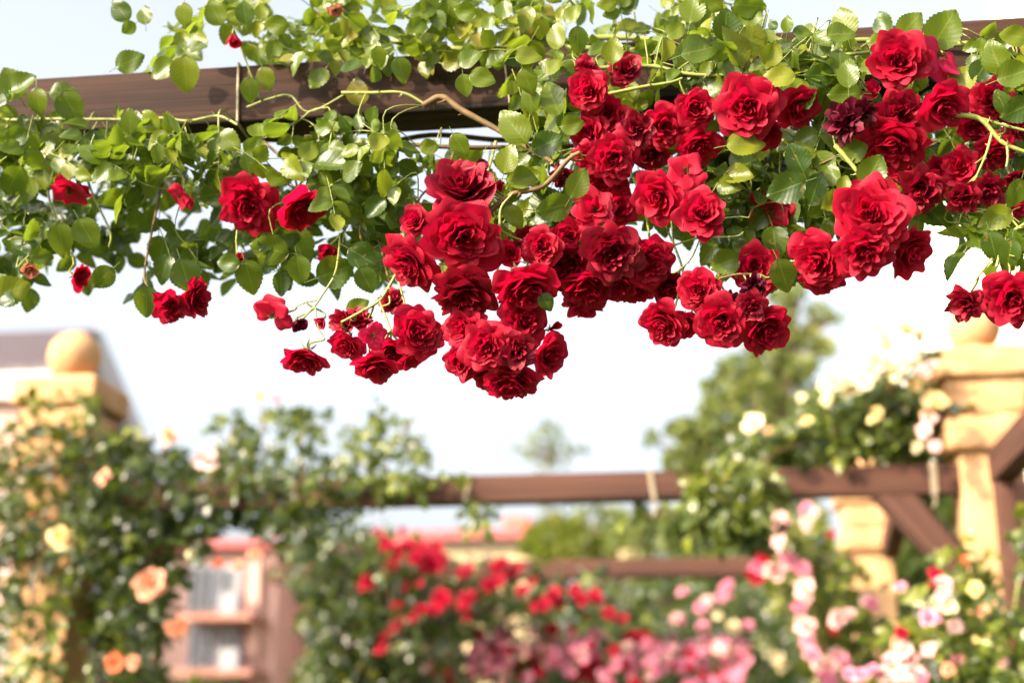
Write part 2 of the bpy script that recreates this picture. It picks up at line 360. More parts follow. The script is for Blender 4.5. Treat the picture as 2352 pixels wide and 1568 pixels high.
# ------------------------------------------------------------------ flowers
ZOFF = {}
def rose_mesh(name, seed, n=34, opened=108, ruffle=.05, nu=7, nv=7, chaos=.0, inner=-25, short=1.0, keep=1.0, flat=1.0, k0=0.0, wide=1.0, lean=0):
    r = random.Random(seed); mb = MB(); allV = []
    us = np.linspace(-1, 1, nu); vs = np.linspace(0, 1, nv)
    for i in range(n):
        k = (i / max(1, n - 1)) ** .85; k = k0 + (1 - k0) * k
        if r.random() > keep: continue
        az = i * 2.39996 + r.gauss(0, .2); L = (.54 + .46 * k) * r.uniform(.9, 1.1) * short
        th0 = R(lean + 5 + 48 * k ** 1.1 + r.gauss(0, 4 + 14 * chaos)); th1 = R(inner + (opened - inner) * k ** 1.05 + r.gauss(0, 9 + 30 * chaos))
        W = (.30 + .36 * k) * r.uniform(.85, 1.15) * (1 - .2 * chaos) * wide; ph = r.uniform(0, 6.28); ph2 = r.uniform(0, 6.28); tipc = r.uniform(.3, 1.3) * (.25 + .75 * k)
        azt = r.gauss(0, .12 + .3 * chaos)
        ns = 24; rr = [.02 + .07 * k]; zz = [.08 - .16 * k]
        for q in range(ns):
            v = (q + .5) / ns; a = th0 + (th1 - th0) * v ** 1.15 + (tipc * ((v - .7) / .3) ** 1.5 if v > .7 else 0)
            rr.append(rr[-1] + math.sin(a) * L / ns); zz.append(zz[-1] + math.cos(a) * L / ns * flat)
        V = []; UV = []
        for v in vs:
            for u in us:
                ve = v * (1 - .13 * abs(u) ** 4 - .035 * math.sin(ph + 2.2 * u) ** 2); q = min(ns, max(0, ve * ns)); q0 = int(q); q1 = min(ns, q0 + 1); fr = q - q0
                rad = rr[q0] * (1 - fr) + rr[q1] * fr; z = zz[q0] * (1 - fr) + zz[q1] * fr
                w = W * (.26 + .80 * math.sin(math.pi * min(1, .06 + .58 * v)))
                rf = ruffle * (1 + 2.2 * chaos) * v * v
                z += rf * math.sin(u * 3.0 + ph) * (1 + .5 * math.sin(v * 5 + ph2)) + .022 * v ** 5 * math.sin(u * 4.4 + ph2); rad += rf * math.sin(u * 3.6 + ph2) + .024 * v ** 5 * math.sin(u * 4.8 + ph) - .07 * (1 - k) * u * u * v
                rad = max(rad, .015); a2 = az + azt * v + u * w / (rad + .10 + .14 * k)
                V.append((rad * math.cos(a2), rad * math.sin(a2), z)); UV.append((.5 + .5 * u, v))
        Q = [(a * nu + b, a * nu + b + 1, (a + 1) * nu + b + 1, (a + 1) * nu + b) for a in range(nv - 1) for b in range(nu - 1)]
        V = np.array(V); allV.append(V); mb.add(V, np.array(Q), r.random(), np.array(UV))
    A = np.concatenate(allV); s = np.percentile(np.hypot(A[:, 0], A[:, 1]), 97)
    if name.startswith('bud'): s = max(s, .36)
    zo = (np.percentile(A[:, 2], 98) + A[:, 2].min()) / 2 * .8
    mb.V = [(v - np.array([0, 0, zo])) / s for v in mb.V]
    me = mb.mesh(name); ZOFF[me.name] = zo / s; return me

KINDS = {
 'F': [rose_mesh('full_rose', 10 + i, 54 + 5 * (i % 3), 74 + 8 * (i % 4), .058 + .012 * (i % 3), nu=11, nv=10, wide=.88, inner=-25 - 8 * (i % 3)) for i in range(10)],
 'H': [rose_mesh('cupped_rose', 40 + i, 36, 56 + 7 * (i % 4), .06, nu=11, nv=10, wide=.92) for i in range(6)],
 'S': [rose_mesh('loose_rose', 60 + i, 13, 92, .08, k0=.35, keep=.9, wide=1.15, lean=12, nu=9, nv=9) for i in range(3)],
 'W': [rose_mesh('spent_rose', 80 + i, 34, 84, .075, chaos=.28, short=.9) for i in range(4)],
 'D': [rose_mesh('withered_rose', 95 + i, 38, 74, .09, nu=7, nv=7, chaos=.5, short=.8) for i in range(3)],
 'P': [rose_mesh('open_rose', 110 + i, 7, 96, .11, k0=.75, keep=.85, nu=9, nv=9, wide=1.2, lean=30) for i in range(4)],
 'B': [rose_mesh('bud_rose', 130 + i, 9, 14, .03, inner=-8) for i in range(3)],
}
KMAT = {'F': 'red', 'H': 'red', 'S': 'red', 'W': 'red_spent', 'D': 'red_dark', 'P': 'red', 'B': 'red'}
LOW = [rose_mesh('small_rose', 150 + i, 13, 98, .06, nu=5, nv=5, k0=.12) for i in range(4)]
MESHC = {}
def with_mat(me, mat):
    k = (me.name, mat)
    if k not in MESHC:
        c = me.copy(); ZOFF[c.name] = ZOFF[me.name]; c.materials.clear(); c.materials.append(M[mat]); MESHC[k] = c
    return MESHC[k]

def calyx_mesh():
    mb = MB(); ns = 8; prof = [(.02, -.42), (.10, -.36), (.13, -.27), (.11, -.18), (.20, -.10), (.24, -.04)]
    a = np.arange(ns) * 2 * math.pi / ns
    V = np.array([(p * math.cos(t), p * math.sin(t), z) for p, z in prof for t in a])
    Q = [(i * ns + j, i * ns + (j + 1) % ns, (i + 1) * ns + (j + 1) % ns, (i + 1) * ns + j) for i in range(len(prof) - 1) for j in range(ns)]
    mb.add(V, Q)
    T = leaf_template(5, 3, 0, .3, .35, .3)
    for i in range(5):
        t = i * 2 * math.pi / 5; o = np.array([math.cos(t), math.sin(t), 0])
        put_leaf(mb, T, o * .12 + np.array([0, 0, -.15]), o + np.array([0, 0, -.5]), np.array([0, 0, 1.]) + o * .4, .52, .5)
    return mb.mesh('calyx')
def stamen_mesh():
    r = random.Random(3); mb = MB()
    for i in range(46):
        t = r.uniform(0, 6.28); e = r.uniform(.15, 1.1); d = np.array([math.cos(t) * math.sin(e), math.sin(t) * math.sin(e), math.cos(e)])
        p0 = d * .04; p1 = d * r.uniform(.18, .27); tube_into(mb, [p0, (p0 + p1) / 2 + np.array([0, 0, .01]), p1], [.007, .006, .018], 4)
    return mb.mesh('stamens')
CALYX = calyx_mesh(); CALYX.materials.append(M['calyx']); STAM = stamen_mesh(); STAM.materials.append(M['stamen'])

def flower_frame(face, roll):
    z = unit(face); x = unit(np.cross(np.array([.2, .3, .9]), z)); y = np.cross(z, x)
    c, s = math.cos(roll), math.sin(roll); return x * c + y * s, -x * s + y * c, z
def add_flower(parent, p, radius, face, me, roll, calyx=True, anchor=None, stamens=False, squash=1.0, name='flower'):
    x, y, z = flower_frame(face, roll); o = origin_of(parent)
    fl = link(name, me, parent)
    sx = .935 + .06 * ((roll * 7.3) % 1); fl.matrix_local = frame_mat(p - o, x * radius * sx, y * radius * (1.93 - sx), z * radius * squash)
    if calyx:
        c = link('calyx', CALYX, fl); c.matrix_local = Matrix.Translation((0, 0, -ZOFF[me.name])) @ Matrix.Scale(.9, 4)
    if stamens: link('stamens', STAM, fl).location = (0, 0, -ZOFF[me.name] + .03)
    if anchor is not None:
        mb = MB(); b = p - z * radius * (.30 + ZOFF[me.name]); L = np.linalg.norm(anchor - b)
        pts = bez(b, b - z * L * .45, anchor + np.array([0, 0, -.25 * L]), anchor, 8)
        W = np.array(pts) - p
        loc = np.stack([W @ x / radius / sx, W @ y / radius / (1.93 - sx), W @ z / (radius * squash)], 1)
        tube_into(mb, loc, .0016 / radius, 5); s = link('stalk', mb.mesh('stalk'), fl, M['cane'])
    return fl

# ================================================================== THE SETTING
gm = bpy.data.meshes.new('ground')
gm.from_pydata([(-300, -60, 0), (300, -60, 0), (300, 400, 0), (-300, 400, 0)], [], [(0, 1, 2, 3)]); gm.update()
g = link('ground', gm, None, M['grass']); tag(g, kind='structure')

# ------------------------------------------------------------------ timber
def beam(label, ytop_px, x_mid, w, x0, x1, h, t, mat, ends=0.0):
    ztop = P(x_mid, ytop_px, w)[2]
    a = P(x0, ytop_px, w) @ TH; b = P(x1, ytop_px, w) @ TH
    c = TH * (a + b) / 2 + NH * (w + t / 2) + UZ * (ztop - h / 2)
    o = empty('wooden_beam', c, label, 'beam')
    bm = box('timber', c, (b - a, t, h), mat, o, bevel=.004, seg=2)
    return o, c, ztop
B1W = 1.99
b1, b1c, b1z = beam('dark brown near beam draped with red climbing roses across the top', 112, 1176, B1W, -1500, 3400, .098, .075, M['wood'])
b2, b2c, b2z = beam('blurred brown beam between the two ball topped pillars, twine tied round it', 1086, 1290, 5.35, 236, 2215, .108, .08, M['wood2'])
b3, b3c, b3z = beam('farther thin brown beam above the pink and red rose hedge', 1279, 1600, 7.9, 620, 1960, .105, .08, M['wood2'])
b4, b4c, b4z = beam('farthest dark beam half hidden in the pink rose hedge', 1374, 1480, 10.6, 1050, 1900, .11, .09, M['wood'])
# diagonal brace from the middle beam down to the right pillar
def bar_between(name, a, b, wid, thk, mat, parent, across=NH):
    a = np.asarray(a); b = np.asarray(b); x = unit(b - a); y = unit(across - x * float(across @ x)); z = np.cross(x, y)
    return box(name, (a + b) / 2, (np.linalg.norm(b - a), thk, wid), mat, parent, (x, y, z), bevel=.004)
bar_between('diagonal_brace', P(2020, 1105, 5.39), P(2262, 1368, 5.39), .125, .07, M['wood2'], b2)

def pillar(label, xb, yb, w, ball_d, k=1.0, top_only=False, mat=M['stone'], seed=1, ball=True, group='ochre stone pergola pillars'):
    """xb, yb: where the ball's centre is seen; k scales the stone courses"""
    c = P(xb, yb, w); base = np.array([c[0], c[1], 0]); o = empty('stone_pillar', base, label, 'pillar', group)
    r = ball_d / 2; z = c[2]
    if ball:
        bm = bmesh.new(); bmesh.ops.create_uvsphere(bm, u_segments=40, v_segments=24, radius=r); rr = random.Random(seed)
        for v in bm.verts: v.co *= 1 + rr.gauss(0, .004)
        me = bpy.data.meshes.new('ball'); bm.to_mesh(me); bm.free()
        for p in me.polygons: p.use_smooth = True
        bo = link('ball', me, o, mat); bo.location = Vector(c - base)
        z -= r * .95; cyl = MB(); tube_into(cyl, [c + UZ * (-r * .8), c + UZ * (-r * 1.3)], r * .62, 24); cyl.obj('ball_neck', mat, o); z -= .022
    def course(name, wd, h, bev, taper=None):
        nonlocal z
        box(name, np.array([c[0], c[1], z - h / 2]), (wd, wd, h), mat, o, bevel=bev, seg=3, cuts=5, jitter=.0035 * k, seed=seed, taper=taper); z -= h - .002
    course('cap', .36 * k, .115 * k, .02 * k); course('neck', .305 * k, .15 * k, .03 * k, .94); course('collar', .325 * k, .125 * k, .028 * k, .97)
    zz = z; box('shaft', np.array([c[0], c[1], zz / 2]), (.235 * k, .235 * k, zz), mat, o, bevel=.02, seg=3)
    return o, c, zz
pL, cL, zL = pillar('ochre ball topped pillar smothered by peach roses, red roofed house behind', 172, 820, 5.45, .218, seed=1)
pR, cR, zR = pillar('ochre ball topped pillar beside the cream roses and diagonal brace', 2236, 752, 5.45, .205, seed=2)
p3, c3, z3 = pillar('smaller pale ochre pillar standing behind the diagonal brace', 1985, 1072, 8.3, .20, seed=3)
p4, c4, z4 = pillar('stone pillar hidden under dark green climber, beside salmon apartment house', 812, 1330, 8.5, .20, seed=4, ball=False)
p5, c5, z5 = pillar('dull tan pillar low behind the red roses', 925, 1395, 10.2, .2, mat=M['stone_shaded'], seed=5, ball=False)

# purlins running between the rows on the right
def purlin(label, a, b, wid, thk):
    c = (np.asarray(a) + np.asarray(b)) / 2; o = empty('wooden_beam', c, label, 'beam')
    bar_between('timber', a, b, wid, thk, M['wood2'], o, across=TH); return o
a = P(2298, 1072, 5.28); e = a - NH * 3.2; e[2] += .04
purlin('brown timber running from the right hand pillar towards the camera', a, e, .115, .085)
a = P(2045, 1262, 8.15); e = a - NH * 2.0 + UZ * .55
purlin('greyish brown strut end behind the diagonal brace', a, e, .11, .09)
po = P(2330, 1250, 5.25); o = empty('wooden_post', (po[0], po[1], 0), 'reddish brown upright post under the timber at the right edge', 'post')
zt = P(2330, 1085, 5.25)[2]
box('post_timber', (po[0] - .02, po[1], zt / 2), (.06, .08, zt), M['wood2'], o, bevel=.004)
box('panel_board', (po[0] + .14, po[1] + .05, zt / 2 - .01), (.26, .03, zt - .03), M['salmon_dark'], o, bevel=.004)

# ------------------------------------------------------------------ twine ties
def twine(label, px, bm_c, ztop, w, h, t, lean, strands=1, rad=.0022, tail=.0, py=300):
    pc = P(px, py, w); s = float(pc @ TH); o = None
    mb = MB()
    for k in range(strands):
        off = k * rad * 2.6; g = rad * 1.2
        ring = [(0, ztop + g, -g), (lean * .5, ztop - h / 2, -g - .001), (lean, ztop - h - g, -g), (lean * .6, ztop - h - g, t + g), (.1 * lean, ztop + g, t + g), (0, ztop + g, -g)]
        pts = [TH * (s + a + off) + NH * (w + d) + UZ * z for a, z, d in ring]
        pts2 = []
        for i in range(len(pts) - 1):
            for q in np.linspace(0, 1, 9, endpoint=False): pts2.append(pts[i] * (1 - q) + pts[i + 1] * q)
        pts2.append(pts[-1]); tube_into(mb, pts2, rad, 6)
    if tail:
        b = TH * (s + lean) + NH * (w - .01) + UZ * (ztop - h - .005)
        tube_into(mb, catmull([b, b + np.array([.008, 0, -tail * .5]), b + np.array([-.004, 0, -tail])]), rad, 5)
    c0 = TH * s + NH * w + UZ * ztop; mb.V = [v - c0 for v in mb.V]
    o = link('twine_tie', mb.mesh('twine_tie'), None, M['twine']); o.location = c0
    tag(o, label, 'twine', 'twine loops tied round the beams')
twine('grey twine loop round the near beam, left of the red clusters', 546, b1c, b1z, B1W, .098, .075, .004, py=200)
twine('thin twine loop round the near beam, close to the thick brown cane', 1155, b1c, b1z, B1W, .098, .075, .012, rad=.0016, py=200)
twine('slanting pale twine on the middle beam, at the end of its foliage', 1079, b2c, b2z, 5.35, .108, .08, -.025, 2, .003, py=1100)
twine('pale twine on the bare middle beam with a tail hanging below', 1490, b2c, b2z, 5.35, .108, .08, .015, 2, .0035, .07, py=1100)
twine('double strand of pale twine near the right pillar', 2138, b2c, b2z, 5.35, .108, .08, .0, 3, .003, .05, py=1080)

# ================================================================== FOREGROUND CLIMBING ROSE
rose_root = empty('climbing_rose', tuple(P(1500, 250, 1.95)), 'climbing rose with large red blooms hanging sharp across the near beam', 'climbing rose')
FL = [
# crop, x, y, diameter, faceX, faceY, kind, dw
('A',480,1310,320,-.2,-.75,'P',.10),('A',1245,1350,210,-.6,-.5,'P',.12),('A',1705,1400,375,.1,-.1,'F',.10),('A',2065,1430,310,.45,-.6,'H',.08),
('A',1605,265,120,.1,-.9,'B',.12),('A',2310,70,120,.3,-.6,'P',.15),
('D',540,330,170,.9,-.2,'H',.13),('D',1170,540,250,-.1,-.6,'W',.13),('D',1340,480,240,.8,-.1,'F',.15),('D',1880,600,290,-.35,-.15,'P',.04),
('D',2100,885,280,-.25,-.8,'H',.03),('D',2215,640,95,-.5,-.6,'B',.05),('D',1655,215,100,.3,-.5,'S',.2),('D',2250,175,150,0,-.5,'S',.18),
('E',840,60,480,.02,-.08,'F',-.06),('B',830,1310,430,-.05,.62,'H',-.02),('E',480,240,390,-.55,-.45,'F',-.01),('B',510,1525,200,-.3,.2,'H',.0),
('E',855,450,420,-.12,-.72,'F',-.02),('E',1260,400,420,.2,-.72,'F',-.03),('E',1170,170,190,-.1,.0,'B',-.02),('E',1110,120,120,-.4,.2,'B',.0),
('E',850,690,290,-.35,.05,'F',-.02),('E',1250,650,340,.25,.15,'F',.0),('E',1005,820,340,-.05,.05,'F',-.05),('E',830,910,240,-.5,-.4,'H',.0),
('E',1200,850,270,.2,.1,'W',-.05),('E',1420,880,290,.65,-.2,'H',.01),('E',1170,1030,380,.0,-.82,'F',-.01),('E',1020,1010,260,-.3,-.7,'F',.03),('E',1460,690,130,.6,.2,'B',.02),
('E',40,800,230,-.3,-.5,'H',.0),('E',235,930,300,-.1,-.85,'H',.0),('E',520,720,330,.25,-.1,'F',-.01),('E',470,900,240,.3,-.75,'S',.03),('E',215,740,210,.3,.1,'P',-.01),
('E',120,630,170,-.2,.5,'W',.03),('E',340,510,170,.1,.3,'W',.07),('E',20,640,190,-.6,.1,'H',.04),('E',340,850,220,.0,-.5,'H',.05),
('E',1380,130,270,-.2,.0,'F',-.01),('E',1560,60,230,.0,-.1,'H',.0),('E',1570,240,360,-.1,-.5,'F',.03),('E',1860,160,390,.1,-.25,'F',-.03),
('B',1745,1440,330,.0,.35,'S',.0),('E',1700,390,340,.05,-.7,'F',.03),('E',1900,370,320,.1,-.6,'F',.03),('E',2110,240,340,.35,-.2,'F',.0),
('E',1670,530,280,.0,-.85,'S',.06),('E',2040,400,260,.3,-.6,'F',.05),('E',1290,80,230,-.1,.1,'W',.02),('E',1430,290,280,.2,-.3,'F',.02),('B',1900,1430,260,.4,.1,'H',.03),
('F',110,420,280,-.2,.0,'F',-.01),('E',2230,650,310,-.4,-.5,'F',.02),('E',2240,400,260,.2,-.5,'W',.05),('F',500,270,340,.1,-.1,'H',.02),('F',490,400,160,.1,-.1,'D',-.02),
('F',270,635,370,-.1,-.4,'F',-.01),('F',470,540,220,.1,-.1,'W',-.04),('F',560,685,340,.35,-.45,'F',.0),('F',330,500,130,-.1,.1,'D',.0),('F',20,650,220,-.3,-.6,'H',.05),
('C',1490,410,380,-.05,.08,'F',-.03),('C',1770,390,360,.6,.15,'P',-.01),('C',450,740,420,-.12,.0,'F',-.03),('C',780,740,310,.55,-.3,'H',-.01),
('C',560,890,260,.1,-.65,'H',.02),('C',1130,840,270,-.35,-.1,'D',-.03),('C',1245,780,180,-.1,-.2,'D',-.04),('C',1490,790,340,.0,-.05,'W',-.03),
('C',1450,980,420,-.1,-.7,'F',.0),('C',1790,720,330,.4,-.35,'H',-.03),('C',2130,690,330,.1,.3,'F',.06),('C',2010,870,220,.1,-.4,'H',.06),('C',2310,880,200,.3,-.2,'W',.05),
('C',2150,1040,260,.1,-.6,'F',.06),('C',1320,625,140,-.2,.5,'B',.02),('C',1650,1300,320,.05,-.4,'W',-.02),('C',1930,1360,230,-.05,-.5,'W',-.03),('C',2110,1300,230,.1,-.4,'W',-.01),
('C',1915,1150,250,.0,.1,'H',.03),('C',1760,1160,170,.0,.0,'H',.05),('C',2290,1230,170,.3,-.6,'W',-.01),('C',1490,1170,180,-.2,.0,'H',.05),('C',2310,1440,150,.3,-.4,'S',.04),
('C',1300,1480,490,.0,.15,'F',-.06),('F',1250,150,360,.05,-.4,'F',-.05),('F',1540,150,330,.65,-.25,'H',-.02),('F',950,210,380,-.45,-.35,'F',-.01),('F',960,330,280,-.15,-.8,'F',.03),
('C',610,1440,330,-.1,-.1,'P',.10),('C',20,1190,320,.1,.45,'P',-.02),('B',2190,1350,350,-.3,-.2,'H',-.02),('C',130,1480,330,.05,.25,'H',-.03),
('B',1700,620,270,-.25,.05,'F',-.02),('B',1680,470,170,-.2,.4,'W',.01),('B',1950,490,230,.1,.35,'H',.02),('B',1830,790,260,.0,.1,'F',.0),('B',1710,900,260,-.5,.0,'F',.01),
('B',2030,890,250,.05,.0,'W',-.03),('B',2220,870,300,.15,-.1,'F',.01),('B',1870,1090,310,.0,-.2,'F',-.01),('B',1720,1090,240,-.4,-.1,'F',.0),
('C',90,750,260,.1,.0,'F',-.01),('C',110,1000,280,.2,-.5,'F',.03),('B',1830,1230,280,-.1,-.6,'F',.03),('B',2130,1060,240,.1,-.5,'F',.04),('B',1520,1210,150,.1,-.4,'W',.06),
 ('A',1915,1210,110,.2,-.2,'B',.1),('D',200,270,130,.2,-.6,'B',.1),('D',2050,655,115,.3,-.4,'B',.04),('B',955,1160,110,.3,.5,'B',-.02),('B',1070,1285,95,.6,.1,'B',-.02),('E',735,325,115,.3,-.3,'B',.0),('E',975,310,100,.2,-.2,'B',.0),('B',1505,1250,100,.3,-.5,'B',.02),
 ('F',1960,510,270,-.15,-.5,'W',.0),('F',2270,480,400,.05,-.35,'F',-.01),
]
FW = 1.82
CANE_PTS = []
# ---- canes, drawn through picture points of the near plants and then stored at their real depth
def cane(pts, rad, mat='cane', w=1.84, parent=rose_root, taper=.7, thorns=True):
    wp = []
    for i, q in enumerate(pts):
        c, x, y = q[:3]; dx, dy = S2D(c, x, y); wp.append(P(dx, dy, q[3] if len(q) > 3 else w))
    cp = catmull(wp, 7); n = len(cp); CANE_PTS.extend(cp); rr = np.linspace(rad, rad * taper, n) * (1 + .06 * np.sin(np.arange(n) * 1.7)); mb = MB(); tube_into(mb, cp, rr, 8)
    if thorns:
        for i in range(4, n - 3, 5):
            d = unit(rng.normal(size=3)); t = unit(cp[i + 1] - cp[i]); d = unit(d - t * float(d @ t)); b = cp[i] + d * rr[i] * .8
            tube_into(mb, [b, b + d * rad * 1.3 - t * rad * .4, b + d * rad * 2.2 - t * rad * 1.2], [rad * .55, rad * .25, rad * .03], 4)
    return mb.obj('cane', M[mat], parent)
cane([('B',560,730),('B',690,670),('B',830,760),('B',1060,885),('B',1250,1000),('B',1480,1130)], .0052, 'cane_brown', 1.87)
cane([('B',0,640),('B',200,640),('B',420,640),('B',570,715)], .0028, 'cane', 1.9)
cane([('B',1000,1470),('B',1170,1340),('B',1390,1280),('B',1560,1100),('B',1640,1050)], .0042, 'cane_brown', 1.8)
cane([('B',1090,1560),('B',1100,1430),('B',1180,1330)], .0022, 'cane', 1.79)
cane([('C',540,225),('C',760,320),('C',990,395),('C',1150,470)], .0046, 'cane', 1.86)
cane([('C',600,490),('C',760,455),('C',1000,395),('C',1290,360)], .0036, 'cane', 1.84)
cane([('B',1620,480),('B',2110,455),('C',0,505),('C',230,520),('C',520,500)], .0032, 'cane', 1.84)
cane([('B',1830,650),('B',2070,600),('B',2260,570),('C',0,540)], .0028, 'cane', 1.83)
cane([('C',1050,1000),('C',1130,1090),('C',1210,1190),('C',1300,1310)], .0036, 'cane', 1.8)
cane([('C',1060,1080),('C',880,1165),('C',780,1230)], .0018, 'cane_brown', 1.82)
cane([('C',1880,790),('C',2050,820),('C',2180,960),('C',2260,1010),('C',2400,1060)], .0036, 'cane', 1.79)
cane([('C',2060,820),('C',2200,860),('C',2400,910)], .0024, 'cane', 1.79)
cane([('C',2130,920),('C',2090,1060),('C',2030,1200)], .002, 'cane', 1.79)
cane([('C',2235,1010),('C',2240,1080),('C',2230,1150)], .002, 'cane', 1.79)
cane([('A',0,830,1.93),('A',360,822,1.93),('A',800,825,1.93),('A',1120,815,1.93),('A',1300,835,1.93),('A',1500,800,1.93),('A',1640,860,1.92)], .0030, 'cane', 1.93)
cane([('A',1700,740),('A',1860,680),('A',2000,660),('A',2130,770),('B',60,630)], .0019, 'cane', 1.92)
cane([('A',1930,900),('A',2060,830),('A',2150,760),('A',2260,740)], .0019, 'cane', 1.92)
cane([('D',2340,40,1.9),('D',2330,190,1.88),('D',2300,330),('D',2220,460),('D',2165,540),('D',2080,630)], .0016, 'cane', 1.86, taper=.9)
cane([('D',2190,500),('D',2110,510),('D',2030,550)], .0012, 'cane', 1.86)
cane([('D',2170,540),('D',2190,680),('D',2235,760)], .0011, 'cane', 1.86)
cane([('E',430,-60,1.92),('E',420,120,1.87),('E',380,300),('E',300,450),('E',250,510),('E',130,580),('E',0,650)], .0026, 'cane', 1.83)
cane([('E',360,60,1.9),('E',375,200,1.86),('E',390,350),('E',430,500),('E',440,560)], .0018, 'cane', 1.83)
cane([('E',260,500),('E',300,600),('E',340,700)], .0016, 'cane', 1.83)
cane([('E',330,470),('E',330,520),('E',280,540)], .0015, 'cane', 1.83)
cane([('F',2400,-50),('F',2260,40),('F',2190,170),('F',2160,270)], .0026, 'cane', 1.8)
cane([('F',2200,190),('F',2250,260),('F',2250,340)], .0016, 'cane', 1.8)
cane([('F',2310,90),('F',2300,220),('F',2290,350)], .0016, 'cane', 1.8)
cane([('F',2190,130),('F',2080,280),('F',2010,370)], .0016, 'cane', 1.81)
cane([('F',-60,120),('F',120,70),('F',360,60),('F',420,30)], .0014, 'cane', 1.85)
cane([('F',120,80),('F',60,210),('F',-20,290)], .0013, 'cane', 1.85)
cane([('F',250,350),('F',380,320),('F',540,320)], .0018, 'cane_brown', 1.82)
# main woody canes lying along the top and the back of the beam
for (x0, y0, y1, w, r0, mt) in ((900, 112, 62, 2.03, .005, 'cane'), (1300, 122, 76, 1.97, .004, 'cane'), (-200, 335, 300, 2.10, .0045, 'cane_old'), (700, 330, 320, 1.97, .0035, 'cane_old')):
    pts = [P(x, y0 + (y1 - y0) * (x - x0) / (2700 - x0) + random.gauss(0, 9), w + random.gauss(0, .012)) for x in range(x0, 2700, 170)]
    mb = MB(); cp = catmull(pts, 6); CANE_PTS.extend(cp); tube_into(mb, cp, r0, 8); mb.obj('cane', M[mt], rose_root)

# side shoots that carry the hanging sprays, from the beam down to each cluster
rc_ = random.Random(77)
for (cx, cy) in ((340,650),(250,560),(560,440),(690,450),(150,420),(420,440),(170,600),(840,560),(960,480),(900,650),(1060,640),(1130,600),(1110,720),(1180,700),(1280,560),(1380,500),(1480,580),(1560,640),(1640,660),(1720,680),(1750,590),(1600,440),(1720,490),(1930,520),(2040,520),(2000,400),(2130,430),(2230,470),(1400,300),(1480,330),(1600,270),(1780,250),(2080,230),(60,540)):
    sx = cx + rc_.uniform(-90, 90); y0 = min(cy - 120, 325); y0 = max(y0, 90)
    pts = [P(sx, y0, 2.0), P((sx * .6 + cx * .4) + rc_.uniform(-30, 30), y0 * .55 + cy * .45, 1.98), P(cx + rc_.uniform(-15, 15), cy - 30, 1.93), P(cx, cy + 10, 1.90)]
    cp = catmull(pts, 7); CANE_PTS.extend(cp); mb = MB(); tube_into(mb, cp, np.linspace(.0026, .0014, len(cp)), 6); mb.obj('cane', M['cane' if rc_.random() < .7 else 'cane_brown'], rose_root)

flowers_px = []
rf = random.Random(21)
FL.sort(key=lambda f: -f[3])
flower_objs = []
kc = {k: 0 for k in KINDS}
for (c, x, y, d, fx, fy, kind, dw) in FL:
    dx, dy = S2D(c, x, y); w = FW + (dw if dx > 800 else .03 + dw * .2) + rf.gauss(0, .006)
    dpx = d * .3336; m = MPP(dx, dy, w); rad = dpx * m / 2 * (.97 if kind not in 'P' else 1.0)
    fz = math.sqrt(max(.05, 1 - fx * fx - fy * fy)); pt = P(dx, dy, w)
    toc = unit(CAM - pt); face = fx * RGT + fy * UPV + fz * toc
    me = KINDS[kind][kc[kind] % len(KINDS[kind])]; kc[kind] += 1
    mat = KMAT[kind]
    if kind in 'FH' and rf.random() < .14: mat = 'red_spent'
    if c == 'A' and y < 300 and kind == 'P': mat = 'dry_pink'
    if (c, kind) == ('D', 'W') : mat = 'red'
    if (c, x) in (('A', 1915), ('D', 200)): mat = 'dry_pink'
    if (c, x) in (('D', 2050), ('B', 955), ('B', 1505), ('E', 735), ('E', 975)): mat = 'red_dark'
    if (c, x) in (('C', 1770), ('E', 215)): mat = 'magenta'
    CP = np.array(CANE_PTS); dv = CP - pt; dist = np.linalg.norm(dv * np.array([1, .7, 1]), axis=1) + .25 * np.clip(.02 - dv[:, 2], 0, 1) + .05 * (np.linalg.norm(dv, axis=1) < .035)
    up = CP[int(dist.argmin())]
    if np.linalg.norm(up - pt) > .17: up = pt + unit(up - pt) * .06 + UZ * .07 + NH * .06
    me2 = with_mat(me, mat)
    z = unit(face); back = pt - z * rad * (.0)
    fo = add_flower(rose_root, back, rad, face, me2, rf.uniform(0, 6.28), True, up, kind in 'PS', rf.uniform(.85, 1.1), 'bud' if kind == 'B' else 'flower')
    if kind == 'D': fo['label'] = 'shrivelled dark maroon bloom'
    if mat == 'dry_pink': fo['label'] = 'dried pink spent bloom'
    flower_objs.append(fo); flowers_px.append((dx, dy, dpx))

